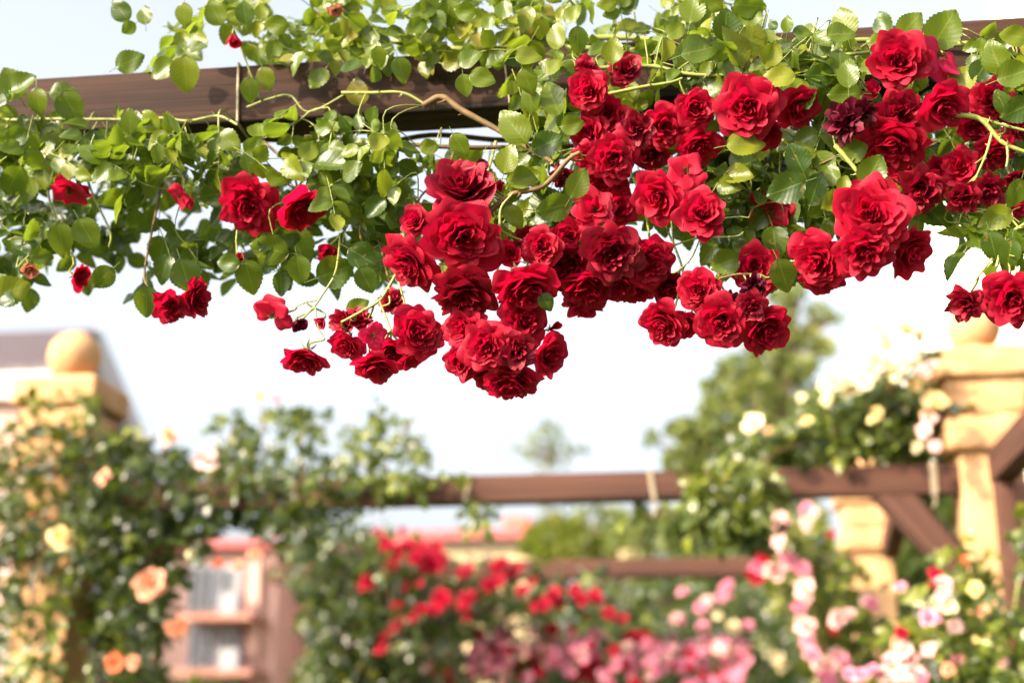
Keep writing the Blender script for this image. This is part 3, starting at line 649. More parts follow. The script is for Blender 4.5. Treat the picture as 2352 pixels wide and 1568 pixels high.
# ---- individual leaves
HL = [  # crop, x, y, length, tip angle, tint, faceX, faceY
('B',1185,870,300,128,.66,.0,.1),('B',1455,670,270,108,.62,0,.2),('B',1420,985,230,25,.30,.1,.3),('B',1590,860,170,10,.6,0,.2),('B',1630,1260,235,62,.5,.2,.1),
('B',1245,1230,220,0,.68,.0,.35),('B',1145,1090,210,75,.72,-.2,.1),('B',1190,1490,190,-52,.75,.1,.1),('B',1460,1430,250,195,.35,0,-.1),('B',970,540,190,-12,.62,-.2,.35),
('B',850,590,160,-80,.55,-.3,.2),('B',260,390,150,-75,.66,-.2,.3),('B',415,480,190,-72,.55,.2,.2),('B',110,630,200,100,.97,-.1,0),('B',325,920,185,70,.6,0,.2),
('B',885,400,185,35,.5,-.3,.3),('B',1290,390,195,5,.7,0,.5),('B',1120,60,160,80,.55,-.2,.1),('B',1015,155,125,60,.6,-.3,.2),('B',1270,130,185,-110,.7,-.4,.2),
('B',1480,240,210,95,.72,-.4,.2),('B',1870,345,190,88,.72,-.3,.2),('B',1630,280,200,-85,.4,.2,.0),('B',1590,90,170,60,.7,-.4,.2),('B',815,1000,190,-60,.62,-.2,.2),
('B',605,1015,140,5,.7,-.3,.3),('B',1280,560,190,-70,.6,-.2,.2),('B',1300,700,170,-90,.55,-.3,.2),('B',850,80,170,170,.6,-.2,0),('B',600,40,170,-100,.45,.1,0),
('C',300,170,240,85,.30,.1,.1),('C',470,40,240,-5,.5,0,0),('C',480,260,290,78,.86,.3,-.1),('C',350,320,310,110,.9,.7,-.1),('C',120,340,280,18,.4,0,.4),
('C',615,370,190,60,.85,.2,0),('C',1110,150,240,105,.74,-.1,.1),('C',1100,230,220,10,.5,0,.5),('C',620,170,90,120,.3,0,0),('C',720,165,125,88,.62,0,0),('C',830,225,150,0,.5,0,.6),
('C',1570,170,230,50,.6,.1,0),('C',1800,200,320,58,.58,.1,0),('C',1935,540,240,62,.86,-.2,.1),('C',2150,390,250,112,.58,0,.2),('C',2060,480,210,60,.2,0,0),
('C',440,985,280,8,.82,-.25,.35),('C',945,520,210,180,.28,-.1,.1),('C',1140,500,220,92,.55,0,.2),('C',1120,650,240,182,.5,0,.3),('C',785,1085,230,115,.25,.1,.2),
('C',710,1300,280,200,.22,0,.2),('C',920,1285,220,72,.28,.1,.1),('C',1030,1200,170,95,.6,-.2,.3),('C',1310,1175,250,60,.48,0,.25),('C',1180,1040,210,20,.6,0,.2),
('C',1420,1285,220,5,.8,0,.4),('C',1110,1265,130,72,.78,.1,0),('C',1040,1385,190,215,.78,.2,.1),('C',1085,1415,140,240,.7,.2,0),('C',660,530,240,185,.9,.1,.5),
('C',2200,700,190,110,.35,.4,0),('C',2300,760,240,205,.3,0,0),('C',2160,1500,250,205,.75,.2,.2),('C',2300,1330,210,250,.45,.4,0),('C',2280,250,200,170,.7,-.1,.4),
('C',2290,510,260,20,.5,0,.3),('C',70,50,240,80,.62,0,0),('C',200,20,190,-30,.6,0,0),('C',470,100,200,60,.62,-.1,0),
('F',700,330,250,-68,.4,.3,0),('F',290,240,220,200,.5,.1,0),('F',2140,130,230,-75,.35,.1,0),('F',2250,180,220,-100,.35,-.1,0),
('A',825,70,190,130,.25,0,0),('A',995,100,150,95,.5,-.2,.1),('A',885,195,120,215,.5,0,.1),('A',1265,100,165,-92,.68,-.35,.2),('A',1480,90,190,118,.6,-.2,.2),
('A',1685,85,170,98,.35,0,.1),('A',1895,170,190,170,.6,-.2,0),('A',890,420,210,28,.45,0,.3),('A',1120,480,200,210,.55,0,.4),('A',1275,510,260,-88,.72,-.35,.25),
('A',1830,540,170,-72,.7,-.3,.3),('A',1720,620,175,-85,.5,-.1,.1),('A',85,570,240,118,.58,0,0),('A',260,700,200,-85,.62,-.35,.3),('A',430,630,190,5,.4,0,.4),
('A',490,740,250,-62,.45,-.3,.2),('A',180,890,250,112,.45,0,.2),('A',350,970,230,-50,.7,0,.2),('A',320,1070,220,-85,.66,-.4,.3),('A',1090,950,240,10,.45,0,.3),
('A',1670,1170,240,0,.28,0,.2),('A',1480,1340,260,190,.28,0,0),('A',2250,1250,290,10,.4,0,.3),('A',1290,1000,180,60,.5,-.1,.2),
('D',420,80,250,-80,.55,0,-.1),('D',600,40,240,-60,.5,0,-.1),('D',705,345,200,222,.45,0,0),('D',1010,510,220,-90,.28,0,0),('D',1280,330,250,-72,.24,.2,0),
('D',1720,340,250,-72,.5,0,-.1),('D',1850,150,280,170,.55,0,-.1),('D',2050,130,320,-60,.42,0,.1),('D',2060,290,210,-80,.45,0,0),('D',2310,300,280,20,.35,0,.1),
('D',70,430,270,20,.8,-.1,.1),('D',1570,240,170,175,.35,0,0),
('E',150,200,240,-30,.25,0,.1),('E',170,360,200,-62,.32,.1,0),('E',110,540,170,30,.6,0,.2),('E',1410,510,140,-62,.3,0,0),
]
HL.sort(key=lambda l: -l[3])
rl = random.Random(5)
extra = MB()
for i, (c, x, y, ln, ang, tint, fx, fy) in enumerate(HL):
    dx, dy = S2D(c, x, y); w = (1.79 if dx > 1000 else 1.88) + rl.uniform(-.02, .03); m = MPP(dx, dy, w); L = ln * .3336 * m
    toc = unit(CAM - P(dx, dy, w)); fz = math.sqrt(max(.05, 1 - fx * fx - fy * fy)); nrm = fx * RGT + fy * UPV + fz * toc
    tip = math.cos(R(ang)) * RGT + math.sin(R(ang)) * UPV + .15 * toc * rl.uniform(-1, 1)
    pos = P(dx, dy, w) - unit(tip) * L * .5
    T = HAND_T[i % len(HAND_T)]
    if i < 100:
        mb = MB(); put_leaf(mb, T, pos, tip, nrm, L, tint); mb.V = [v - pos for v in mb.V]
        lo = link('leaf', mb.mesh('leaf'), rose_root, M['leaf']); lo.location = Vector(pos - origin_of(rose_root))
        if tint > .95: lo['label'] = 'bronze brown leaf'
    else: put_leaf(extra, T, pos, tip, nrm, L, tint)

# ---- the rest of its foliage
beam_lo, beam_hi = B1W - .012, B1W + .075 + .012
def in_beam(p): return beam_lo < float(p @ NH) < beam_hi and b1z - .098 - .01 < p[2] < b1z + .006
REG = [
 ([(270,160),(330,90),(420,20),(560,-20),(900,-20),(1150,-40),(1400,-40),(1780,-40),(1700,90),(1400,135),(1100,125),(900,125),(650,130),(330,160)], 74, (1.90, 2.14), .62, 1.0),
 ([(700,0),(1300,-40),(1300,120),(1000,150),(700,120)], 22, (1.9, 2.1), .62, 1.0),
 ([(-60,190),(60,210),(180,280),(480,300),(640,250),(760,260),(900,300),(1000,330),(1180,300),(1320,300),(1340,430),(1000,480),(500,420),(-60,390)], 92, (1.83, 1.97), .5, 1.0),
 ([(-60,380),(500,390),(900,410),(1000,470),(960,560),(880,640),(760,600),(700,600),(600,640),(500,540),(440,650),(340,690),(280,640),(220,590),(120,550),(50,650),(-60,680)], 80, (1.88, 2.24), .16, 1.0),  # low tint: shade below the beam put into the leaf colour
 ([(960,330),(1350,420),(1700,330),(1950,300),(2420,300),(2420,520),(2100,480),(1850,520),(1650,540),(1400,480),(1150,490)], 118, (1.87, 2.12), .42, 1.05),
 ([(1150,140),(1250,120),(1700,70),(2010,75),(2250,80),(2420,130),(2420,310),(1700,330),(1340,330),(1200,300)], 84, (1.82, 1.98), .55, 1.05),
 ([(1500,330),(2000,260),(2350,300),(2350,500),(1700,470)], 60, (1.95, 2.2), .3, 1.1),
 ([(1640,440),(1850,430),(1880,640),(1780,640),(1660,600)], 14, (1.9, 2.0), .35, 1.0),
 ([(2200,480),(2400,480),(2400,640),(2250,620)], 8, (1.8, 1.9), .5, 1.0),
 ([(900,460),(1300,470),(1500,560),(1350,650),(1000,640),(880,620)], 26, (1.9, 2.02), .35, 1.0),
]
REG.append(([(-60,380),(500,390),(900,410),(960,540),(820,600),(640,560),(440,600),(260,600),(100,540),(-60,600)], 52, (2.06, 2.3), .08, 1.05))  # back layer tinted darkest, its shade put into the leaf colour
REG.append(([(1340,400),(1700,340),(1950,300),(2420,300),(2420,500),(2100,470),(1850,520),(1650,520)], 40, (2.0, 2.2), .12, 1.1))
fol, rach = MB(), MB(); r = random.Random(11); CPA = np.array(CANE_PTS)
def clash(x, y, w):      # keep loose foliage off the open blooms it would bury
    if w > 2.0 or (x > 800 and w > 1.92): return False
    return any(abs(x - fx) < fd * .66 and abs(y - fy) < fd * .66 for fx, fy, fd in flowers_px)
for poly, n, (w0, w1), tint, sz in REG:
    k = 0; tries = 0
    n = int(n * 1.3)
    while k < n and tries < n * 30:
        tries += 1
        x, y = sample_poly(poly, r); w = r.uniform(w0, w1)
        if clash(x, y, w): continue
        p = P(x, y, w)
        if in_beam(p): continue
        if 80 < x < 1220 and 150 < y < 285 and r.random() < (.55 if y < 215 else .75): continue     # the beam face stays mostly clear here
        k += 1
        toc = unit(CAM - p)
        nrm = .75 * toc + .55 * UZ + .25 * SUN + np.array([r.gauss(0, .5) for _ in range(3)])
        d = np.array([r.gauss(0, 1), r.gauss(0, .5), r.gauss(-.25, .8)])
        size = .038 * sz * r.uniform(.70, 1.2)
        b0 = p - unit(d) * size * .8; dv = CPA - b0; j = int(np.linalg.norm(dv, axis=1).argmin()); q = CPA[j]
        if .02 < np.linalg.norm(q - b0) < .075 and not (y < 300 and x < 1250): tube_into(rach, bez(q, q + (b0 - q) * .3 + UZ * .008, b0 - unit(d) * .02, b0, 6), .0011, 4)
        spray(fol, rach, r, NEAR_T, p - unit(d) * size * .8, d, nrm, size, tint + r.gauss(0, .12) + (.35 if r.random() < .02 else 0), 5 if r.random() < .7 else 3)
if extra.n: fol.V += extra.V; fol.F += [f + fol.n for f in extra.F]; fol.T += extra.T; fol.U += extra.U; fol.n += extra.n
tag(fol.obj('foliage', M['leaf'], rose_root), kind='stuff')
tag(rach.obj('leaf_stalks', M['cane'], rose_root), kind='stuff')

# ================================================================== BACKGROUND PLANTS
def bush(root, polys, r, mat=None, size=.042, name='foliage'):
    """polys: (polygon, sprays, (w0, w1), tint)"""
    fol, st = MB(), MB()
    for poly, n, (w0, w1), tint in polys:
        for _ in range(int(n * 1.9)):
            x, y = sample_poly(poly, r); w = r.uniform(w0, w1); p = P(x, y, w); toc = unit(CAM - p)
            nrm = .6 * toc + .6 * UZ + .3 * SUN + np.array([r.gauss(0, .55) for _ in range(3)])
            d = np.array([r.gauss(0, 1), r.gauss(0, .6), r.gauss(-.1, .8)]); s = size * r.uniform(.7, 1.25)
            spray(fol, st, r, FAR_T, p, d, nrm, s, tint + r.gauss(0, .13) + (.3 if r.random() < .06 else 0), 5 if r.random() < .6 else 3, .0014)
    tag(fol.obj(name, mat or M['leaf_far'], root), kind='stuff')
    tag(st.obj('leaf_stalks', M['cane'], root), kind='stuff')
def stems(root, lines, mat='cane_brown', rad=.006):
    for pts in lines:
        wp = [P(*q) if len(q) == 3 and abs(q[1]) > 20 else np.array(q, float) for q in pts]
        mb = MB(); tube_into(mb, catmull(wp, 6), np.linspace(rad, rad * .5, (len(wp) - 1) * 6 + 1), 6); mb.obj('cane', M[mat], root)
def to_ground(x, y, w):
    p = P(x, y, w); return np.array([p[0], p[1], 0.0])
def blooms(root, lst, w, r, spread=.25):
    """lst: (crop, x, y, d, colour)"""
    for i, (c, x, y, d, colr) in enumerate(lst[:100]):
        dx, dy = S2D(c, x, y); ww = w + r.uniform(-spread, spread) * .5; p = P(dx, dy, ww); rad = d * .3336 * MPP(dx, dy, ww) / 2
        rad = max(.014, min(.07, rad)); toc = unit(CAM - p); face = toc + .35 * UZ + .35 * SUN + np.array([r.gauss(0, .35) for _ in range(3)])
        add_flower(root, p, rad, face, with_mat(LOW[i % 4], colr), r.uniform(0, 6.28), calyx=d > 90)
def plant(name, label, cat, base, group=None): return empty(name, tuple(base), label, cat, group)

rb = random.Random(33)
# --- left climber over the ball-topped pillar and the middle beam
lc = plant('climbing_rose', 'leafy climber with peach and yellow blooms over the left ball topped pillar', 'climbing rose', to_ground(120, 1500, 5.2))
main = [(-60,960),(60,975),(170,985),(240,985),(300,985),(370,1030),(440,1075),(560,1060),(700,1060),(790,1085),(850,1100),(850,1140),(800,1165),(760,1190),(640,1235),(540,1195),(470,1230),(400,1280),(360,1400),(340,1640),(230,1640),(240,1420),(170,1330),(90,1300),(30,1300),(30,1640),(-60,1640)]
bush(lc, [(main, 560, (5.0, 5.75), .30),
          ([(60,960),(300,960),(320,1230),(240,1300),(40,1280)], 56, (5.0, 5.25), .42),
          ([(240,1040),(800,1080),(760,1190),(540,1195),(390,1280),(240,1320)], 200, (5.35, 5.8), .25),
          ([(230,1300),(390,1300),(345,1640),(230,1640)], 90, (5.2, 5.6), .3),
          ([(480,950),(640,930),(760,955),(960,930),(970,1050),(860,1080),(700,1070),(480,1080)], 62, (5.1, 5.6), .55),
          ([(30,1300),(160,1330),(230,1640),(40,1640)], 46, (5.0, 5.25), .55),
          ([(820,1080),(930,1070),(1060,1105),(1060,1130),(940,1120),(860,1120)], 18, (5.15, 5.35), .55),
          ([(1075,1140),(1115,1150),(1110,1220),(1080,1210)], 6, (5.2, 5.35), .6),
          ([(20,880),(230,880),(240,960),(20,960)], 9, (5.05, 5.2), .6)], rb)
stems(lc, [[to_ground(80, 1500, 5.15), (60, 1500, 5.15), (100, 1250, 5.1), (160, 1100, 5.15), (420, 1120, 5.3), (900, 1120, 5.3)],
           [to_ground(110, 1500, 5.12), (100, 1540, 5.12), (70, 1350, 5.1), (60, 1200, 5.1)],
           [(330, 1560, 5.4), (380, 1400, 5.4), (300, 1200, 5.4)],
           [(560, 1100, 5.3), (600, 1000, 5.3), (600, 925, 5.3)], [(700, 1100, 5.3), (690, 1020, 5.3), (720, 950, 5.3)],
           [(880, 1100, 5.3), (900, 1030, 5.3), (960, 950, 5.3)], [(470, 1120, 5.3), (520, 1030, 5.3), (540, 960, 5.3)],
           [(370, 1050, 5.25), (385, 1010, 5.2), (390, 985, 5.2)]])
blooms(lc, [('D',1170,1430,150,'peach'),('D',1410,1590,180,'pale_pink'),('D',1790,1160,120,'yellow'),('D',1910,1180,60,'orange'),('G',1040,890,235,'peach'),('G',410,560,175,'yellow'),
            ('G',1195,1190,150,'peach'),('G',1250,1170,130,'peach'),('G',790,1430,140,'orange'),('G',920,1420,100,'peach'),('G',1750,680,120,'peach'),('G',1320,680,90,'cream'),
            ('G',720,150,120,'peach'),('G',1500,740,70,'orange'),('G',1640,760,90,'peach'),('G',230,420,60,'orange'),('G',480,600,90,'yellow')], 5.0, rb, .1)

# --- dark climber on the farther left pillar
dc = plant('climbing_rose', 'dark green climber without blooms, growing up the far left pillar', 'climbing rose', to_ground(720, 1500, 8.0))
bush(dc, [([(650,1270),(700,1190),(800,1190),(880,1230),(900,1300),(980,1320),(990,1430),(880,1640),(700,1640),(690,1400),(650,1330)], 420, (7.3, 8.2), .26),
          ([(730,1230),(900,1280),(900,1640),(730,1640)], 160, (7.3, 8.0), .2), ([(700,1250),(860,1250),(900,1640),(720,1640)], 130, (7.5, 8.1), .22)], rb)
stems(dc, [[to_ground(690, 1500, 7.9), (700, 1500, 7.9), (720, 1350, 7.9), (740, 1240, 7.9)], [to_ground(760, 1500, 8.0), (760, 1500, 8.0), (800, 1350, 8.0), (860, 1280, 8.0)]], 'cane_old', .012)

# --- red climber along the farther beam
rc = plant('climbing_rose', 'blurred climber with small bright red blooms under the farther thin beam', 'climbing rose', to_ground(1150, 1500, 7.6))
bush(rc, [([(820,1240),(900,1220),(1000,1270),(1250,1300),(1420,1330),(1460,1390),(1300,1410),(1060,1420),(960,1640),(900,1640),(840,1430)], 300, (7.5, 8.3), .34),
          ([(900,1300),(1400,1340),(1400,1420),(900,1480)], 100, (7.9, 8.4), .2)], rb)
stems(rc, [[to_ground(1000, 1500, 7.7), (1000, 1520, 7.7), (980, 1400, 7.7), (1000, 1300, 7.7), (1300, 1330, 7.7)], [to_ground(1250, 1500, 7.8), (1250, 1500, 7.8), (1200, 1380, 7.8), (1050, 1290, 7.8)]], 'cane_old', .01)
blooms(rc, [('H',x,y,d,'red') for x, y, d in [(320,630,120),(390,660,130),(350,740,110),(300,600,90),(470,620,100),(430,620,90),(540,640,120),(600,690,150),(640,750,150),(560,750,140),(690,720,120),(520,700,120),(660,640,90),
   (330,770,100),(180,880,120),(150,900,80),(420,910,100),(820,810,90),(880,790,90),(1070,770,110),(1110,740,100),(1030,890,120),(1080,860,110),(1000,910,80),(1210,780,90),(1160,810,80),(1240,930,100),(1310,880,90),
   (690,980,150),(720,1020,120),(580,1070,140),(640,1060,110),(540,1060,90),(860,980,120),(850,1030,120),(900,960,90),(1460,960,130),(1480,1010,120),(1400,1020,110),(1340,1030,100),(1610,930,100),(1660,990,110),(1740,960,100),(1770,1000,90),
   (1840,1090,110),(1930,1130,90),(390,1160,110),(360,1180,80),(380,1030,90),(480,1120,80),(870,1120,90),(250,530,70),(420,520,60),(270,1330,90),(90,1290,80),(290,1260,80),(540,880,60)]], 7.35, rb, .2)

# --- pink rose hedge with a red one in it
ph = plant('rose_hedge', 'low mass of small pink and white roses at bottom centre', 'rose bush', to_ground(1450, 1550, 8.8))
bush(ph, [([(1000,1430),(1250,1400),(1400,1340),(1850,1325),(1900,1640),(1000,1640)], 560, (8.6, 9.8), .3),
          ([(1380,1320),(1870,1330),(1870,1640),(1200,1640)], 260, (9.8, 10.8), .22)], rb, size=.045)
stems(ph, [[to_ground(x, 1500, 9.0), (x, 1560, 9.0), (x + 20, 1480, 9.0)] for x in (1150, 1350, 1550, 1750)], 'cane_old', .01)
pk = [(950,1400,110,'pink'),(1100,1400,110,'pink'),(1000,1320,110,'pink'),(1080,1320,110,'pink'),(1030,1460,100,'pink'),(1120,1440,90,'pink'),(930,1440,80,'pink'),(1120,1250,120,'pink'),(1070,1190,80,'pink'),(1160,1160,80,'pale_pink'),
 (1320,1200,110,'pale_pink'),(1250,1340,120,'pink'),(1190,1330,90,'pink'),(1310,1350,90,'pink'),(1390,1290,80,'pink'),(1460,1290,80,'pink'),(1560,1330,120,'pink'),(1640,1310,120,'pink'),(1610,1390,130,'pink'),(1690,1370,120,'pink'),(1740,1240,100,'pink'),
 (1720,1290,80,'pink'),(1820,1250,80,'pale_pink'),(1900,1350,100,'pink'),(1990,1330,110,'pink'),(2090,1370,110,'pale_pink'),(1770,1390,110,'pink'),(2050,1430,100,'pink'),(2200,1460,130,'pink'),(2290,1430,110,'pink'),(2320,1340,80,'pink'),(2270,1270,90,'pink'),
 (2180,1500,90,'pink'),(2000,1500,90,'pink'),(900,1510,80,'pink'),(430,1530,90,'pink'),(2310,1130,100,'pale_pink'),(1870,1380,80,'pink'),(650,1420,60,'pale_pink'),(1140,1110,60,'pale_pink'),(990,1090,60,'pale_pink')]
pk = [('H', *q) for q in pk] + [('I', *q) for q in [(300,930,110,'pink'),(270,980,90,'pink'),(310,890,90,'pink'),(130,1050,100,'pink'),(170,1000,80,'pale_pink'),(140,1180,90,'pink'),(170,1270,110,'pink'),(50,1300,90,'pink'),(450,1170,90,'pink'),(120,1390,110,'pink'),(40,1400,110,'pink'),
 (280,1400,120,'pink'),(330,1340,90,'pink'),(430,1410,110,'pink'),(370,1510,130,'pink'),(0,1480,100,'pink'),(0,1130,70,'pink'),(0,940,80,'pink'),(350,1180,90,'cream'),(530,1280,100,'cream'),(590,1330,100,'cream'),(650,1390,100,'cream'),(690,1450,90,'cream'),(240,1100,70,'cream')]]
for _ in range(100 - len(pk)):
    q = rb.random(); pk.append(('H', 900 + 1900 * q, rb.uniform(1230, 1560), rb.uniform(70, 125), rb.choice(['pink', 'pink', 'pink', 'pale_pink'])))
pk = [(c, x, y, d * 1.02, m) for c, x, y, d, m in pk]
blooms(ph, pk, 8.35, rb, .2)
ph2 = plant('rose_hedge', 'band of pink and white roses in front of the farthest dark beam', 'rose bush', to_ground(1600, 1550, 8.2))
bush(ph2, [([(1040,1480),(1300,1450),(1850,1440),(1880,1640),(1040,1640)], 170, (8.1, 8.6), .25)], rb)
blooms(ph2, [('H', rb.uniform(900, 2750), 1290 + 290 * rb.random() ** .8, rb.uniform(55, 100), rb.choice(['pink', 'pink', 'pink', 'pale_pink', 'pink', 'red'])) for _ in range(84)], 7.9, rb, .3)
rh = plant('rose_bush', 'dark red roses low under the pink hedge blooms', 'rose bush', to_ground(1500, 1560, 8.3))
bush(rh, [([(1040,1450),(1600,1480),(1760,1520),(1800,1640),(1000,1640)], 120, (8.4, 8.8), .25)], rb)
blooms(rh, [('H',x,y,d,'red') for x, y, d in [(940,1240,110),(760,1470,90),(1150,1440,120),(1210,1450,120),(1300,1430,130),(1400,1420,130),(1650,1490,140),(1720,1490,140),(1790,1480,110),(1740,1420,120),(1970,1460,80),(2000,1250,110),(2080,1250,100),(2150,1290,100),(1240,1530,100),(740,1560,90),(1480,1420,100),(1850,1540,100),(920,1330,100),(1400,1190,80),(1460,1200,90),(1580,1190,80),(1690,1120,70)]] + [('I',280,1520,120,'red'),('I',250,1540,100,'red')], 8.2, rb, .1)

# --- cream climber over the right end of the middle beam
cc = plant('climbing_rose', 'climber with big cream blooms on top, trailing over the right of the middle beam', 'climbing rose', to_ground(2120, 1400, 5.6))
bush(cc, [([(1590,1120),(1700,1010),(1850,950),(2000,890),(2100,880),(2175,930),(2185,1025),(1980,1030),(1790,1035),(1720,1150),(1650,1220),(1590,1190)], 360, (5.28, 5.75), .5),
          ([(1580,1090),(1760,1060),(1770,1130),(1700,1210),(1590,1200)], 70, (5.05, 5.3), .6),
          ([(1850,960),(2180,900),(2180,1050),(1800,1060)], 90, (5.55, 5.9), .3),
          ([(1560,1150),(1780,1160),(1760,1260),(1600,1230)], 50, (5.3, 5.7), .3),
          ([(1430,1170),(1580,1160),(1560,1230),(1450,1200)], 16, (5.3, 5.6), .55),
          ([(1890,900),(2100,760),(2160,840),(2100,900)], 14, (5.15, 5.5), .6)], rb)
stems(cc, [[to_ground(2170, 1400, 5.55), (2160, 1350, 5.55), (2130, 1150, 5.5), (2000, 980, 5.4), (1800, 1030, 5.3), (1620, 1150, 5.25)], [(2050, 980, 5.4), (2040, 880, 5.3), (2030, 780, 5.3)], [(1920, 1000, 5.3), (1900, 930, 5.3)], [(1620, 1180, 5.4), (1520, 1180, 5.4), (1440, 1190, 5.4)]])
cr = [(1000,1090,140,'cream'),(1050,1060,120,'cream'),(1120,1040,160,'cream'),(1160,1095,150,'cream'),(1200,1010,150,'cream'),(1250,1060,110,'cream'),(1300,980,150,'cream'),(1420,930,150,'cream'),(1470,980,150,'cream'),(1340,910,150,'cream'),(1520,920,150,'cream'),(1580,900,120,'cream'),
 (1560,690,130,'cream'),(1630,740,100,'yellow'),(1490,690,90,'yellow'),(1400,760,120,'cream'),(1390,820,130,'cream'),(1330,850,140,'cream'),(1450,640,100,'cream'),(1340,700,90,'cream'),(1660,990,130,'pale_pink'),(1700,950,120,'pale_pink'),(1720,1160,130,'yellow'),(1770,1200,110,'yellow'),(1690,1190,90,'cream'),(1690,1290,90,'peach'),
 (1660,1400,120,'pale_pink'),(1700,1320,110,'pale_pink'),(490,1340,140,'cream'),(450,1370,90,'cream'),(590,1390,60,'peach'),(820,1170,70,'cream'),(860,1330,80,'yellow'),(1340,1270,90,'yellow'),(1310,1320,80,'yellow'),(1590,1080,110,'yellow'),(1740,1500,90,'pale_pink'),(1610,1510,80,'cream'),(990,1190,90,'cream'),(1240,1000,120,'cream'),(1080,1100,110,'cream')]
blooms(cc, [('F', *q) for q in cr], 5.2, rb, .1)

# --- pink climber right of the hedge, in front of the smaller pillar
pc = plant('climbing_rose', 'climber with pale pink bloom clusters before the smaller ochre pillar', 'climbing rose', to_ground(1850, 1500, 6.6))
bush(pc, [([(1740,1180),(1800,1160),(1900,1220),(1960,1290),(2000,1360),(2000,1640),(1880,1640),(1850,1480),(1790,1400),(1770,1290)], 230, (6.4, 7.0), .78),
          ([(1860,1300),(2020,1330),(2020,1640),(1900,1640)], 90, (6.8, 7.3), .45)], rb)
stems(pc, [[to_ground(1900, 1500, 6.7), (1900, 1560, 6.7), (1880, 1400, 6.6), (1800, 1250, 6.6), (1790, 1180, 6.6)], [to_ground(1940, 1500, 6.8), (1930, 1560, 6.8), (1900, 1350, 6.7)]], 'cane_brown', .01)
pp = [(670,430,100,'pale_pink'),(700,490,110,'pink'),(650,470,90,'pale_pink'),(860,370,110,'pink'),(910,400,90,'pale_pink'),(855,470,100,'pale_pink'),(655,600,130,'pale_pink'),(510,760,120,'pink'),(560,700,110,'red'),(470,830,120,'red'),(520,840,110,'red'),(630,800,150,'pale_pink'),(740,720,110,'pink'),(710,750,90,'pale_pink'),(820,780,120,'pink'),
 (690,690,70,'pink'),(845,920,150,'pale_pink'),(840,1000,110,'pale_pink'),(800,1040,110,'pink'),(850,1180,150,'pale_pink'),(820,1140,110,'pale_pink'),(900,1190,120,'pale_pink'),(870,1270,130,'pink'),(1070,1120,140,'pale_pink'),(1140,1100,110,'pale_pink'),(890,1370,120,'pink'),(930,1420,120,'pale_pink'),(860,1350,90,'pale_pink'),
 (1060,1370,120,'pale_pink'),(1100,1410,120,'pink'),(1020,1440,130,'pale_pink'),(980,1530,140,'pink'),(1040,1540,120,'pink'),(1160,1510,120,'pink'),(1220,1510,110,'pink'),(1310,1480,130,'pink'),(1380,1510,120,'pale_pink'),(1440,1400,120,'pale_pink'),(1400,1420,100,'pink'),(1500,1500,130,'pale_pink'),(1040,1190,90,'red'),(1510,1220,100,'red'),(1030,540,70,'red'),(1300,1020,110,'pink'),(1260,990,90,'pale_pink')]
blooms(pc, [('I', *q) for q in pp if not (q[0] > 1140 and q[1] > 1190)], 6.3, rb, .15)
low_right = [('I', *q) for q in pp if q[0] > 1140 and q[1] > 1190]

# --- bright leafy bush at the bottom right corner
gb = plant('rose_bush', 'bright yellow green rose bush with few blooms at bottom right corner', 'rose bush', to_ground(2200, 1520, 4.7))
bush(gb, [([(2000,1640),(2010,1500),(2060,1440),(2130,1370),(2180,1370),(2250,1340),(2300,1400),(2420,1380),(2420,1640)], 190, (4.6, 5.1), .76),
          ([(2160,1275),(2200,1245),(2260,1250),(2270,1300),(2290,1370),(2180,1350)], 18, (4.7, 5.0), .76),
          ([(2250,1420),(2420,1330),(2420,1640),(2200,1640)], 60, (4.4, 4.7), .5),
          ([(2320,1180),(2420,1240),(2420,1320),(2330,1310)], 9, (4.4, 4.6), .65)], rb)
stems(gb, [[to_ground(2200, 1500, 4.8), (2200, 1600, 4.8), (2180, 1400, 4.8), (2150, 1260, 4.8)], [to_ground(2290, 1500, 4.7), (2290, 1600, 4.7), (2330, 1400, 4.6), (2350, 1250, 4.6)]], 'cane', .007)
blooms(gb, low_right + [('I', *q) for q in [(1700,1120,150,'pink'),(1820,1030,140,'cream'),(1500,910,100,'pink'),(1740,810,100,'red'),(1720,890,90,'red'),(1800,880,130,'pale_pink'),(1790,950,110,'pale_pink'),(1560,1400,160,'pale_pink'),(1530,1340,130,'pale_pink'),(1600,1500,150,'pale_pink'),(1650,1530,110,'pink'),
 (1830,1470,100,'peach'),(2020,920,110,'yellow'),(2070,1080,90,'peach'),(1690,1330,110,'pale_pink'),(1900,1400,100,'pink'),(2050,1250,110,'yellow'),(2200,1420,100,'pale_pink'),(1480,1290,100,'peach'),(2280,1290,80,'peach'),(1880,1180,110,'pale_pink'),(1940,720,70,'orange')]], 4.55, rb, .1)

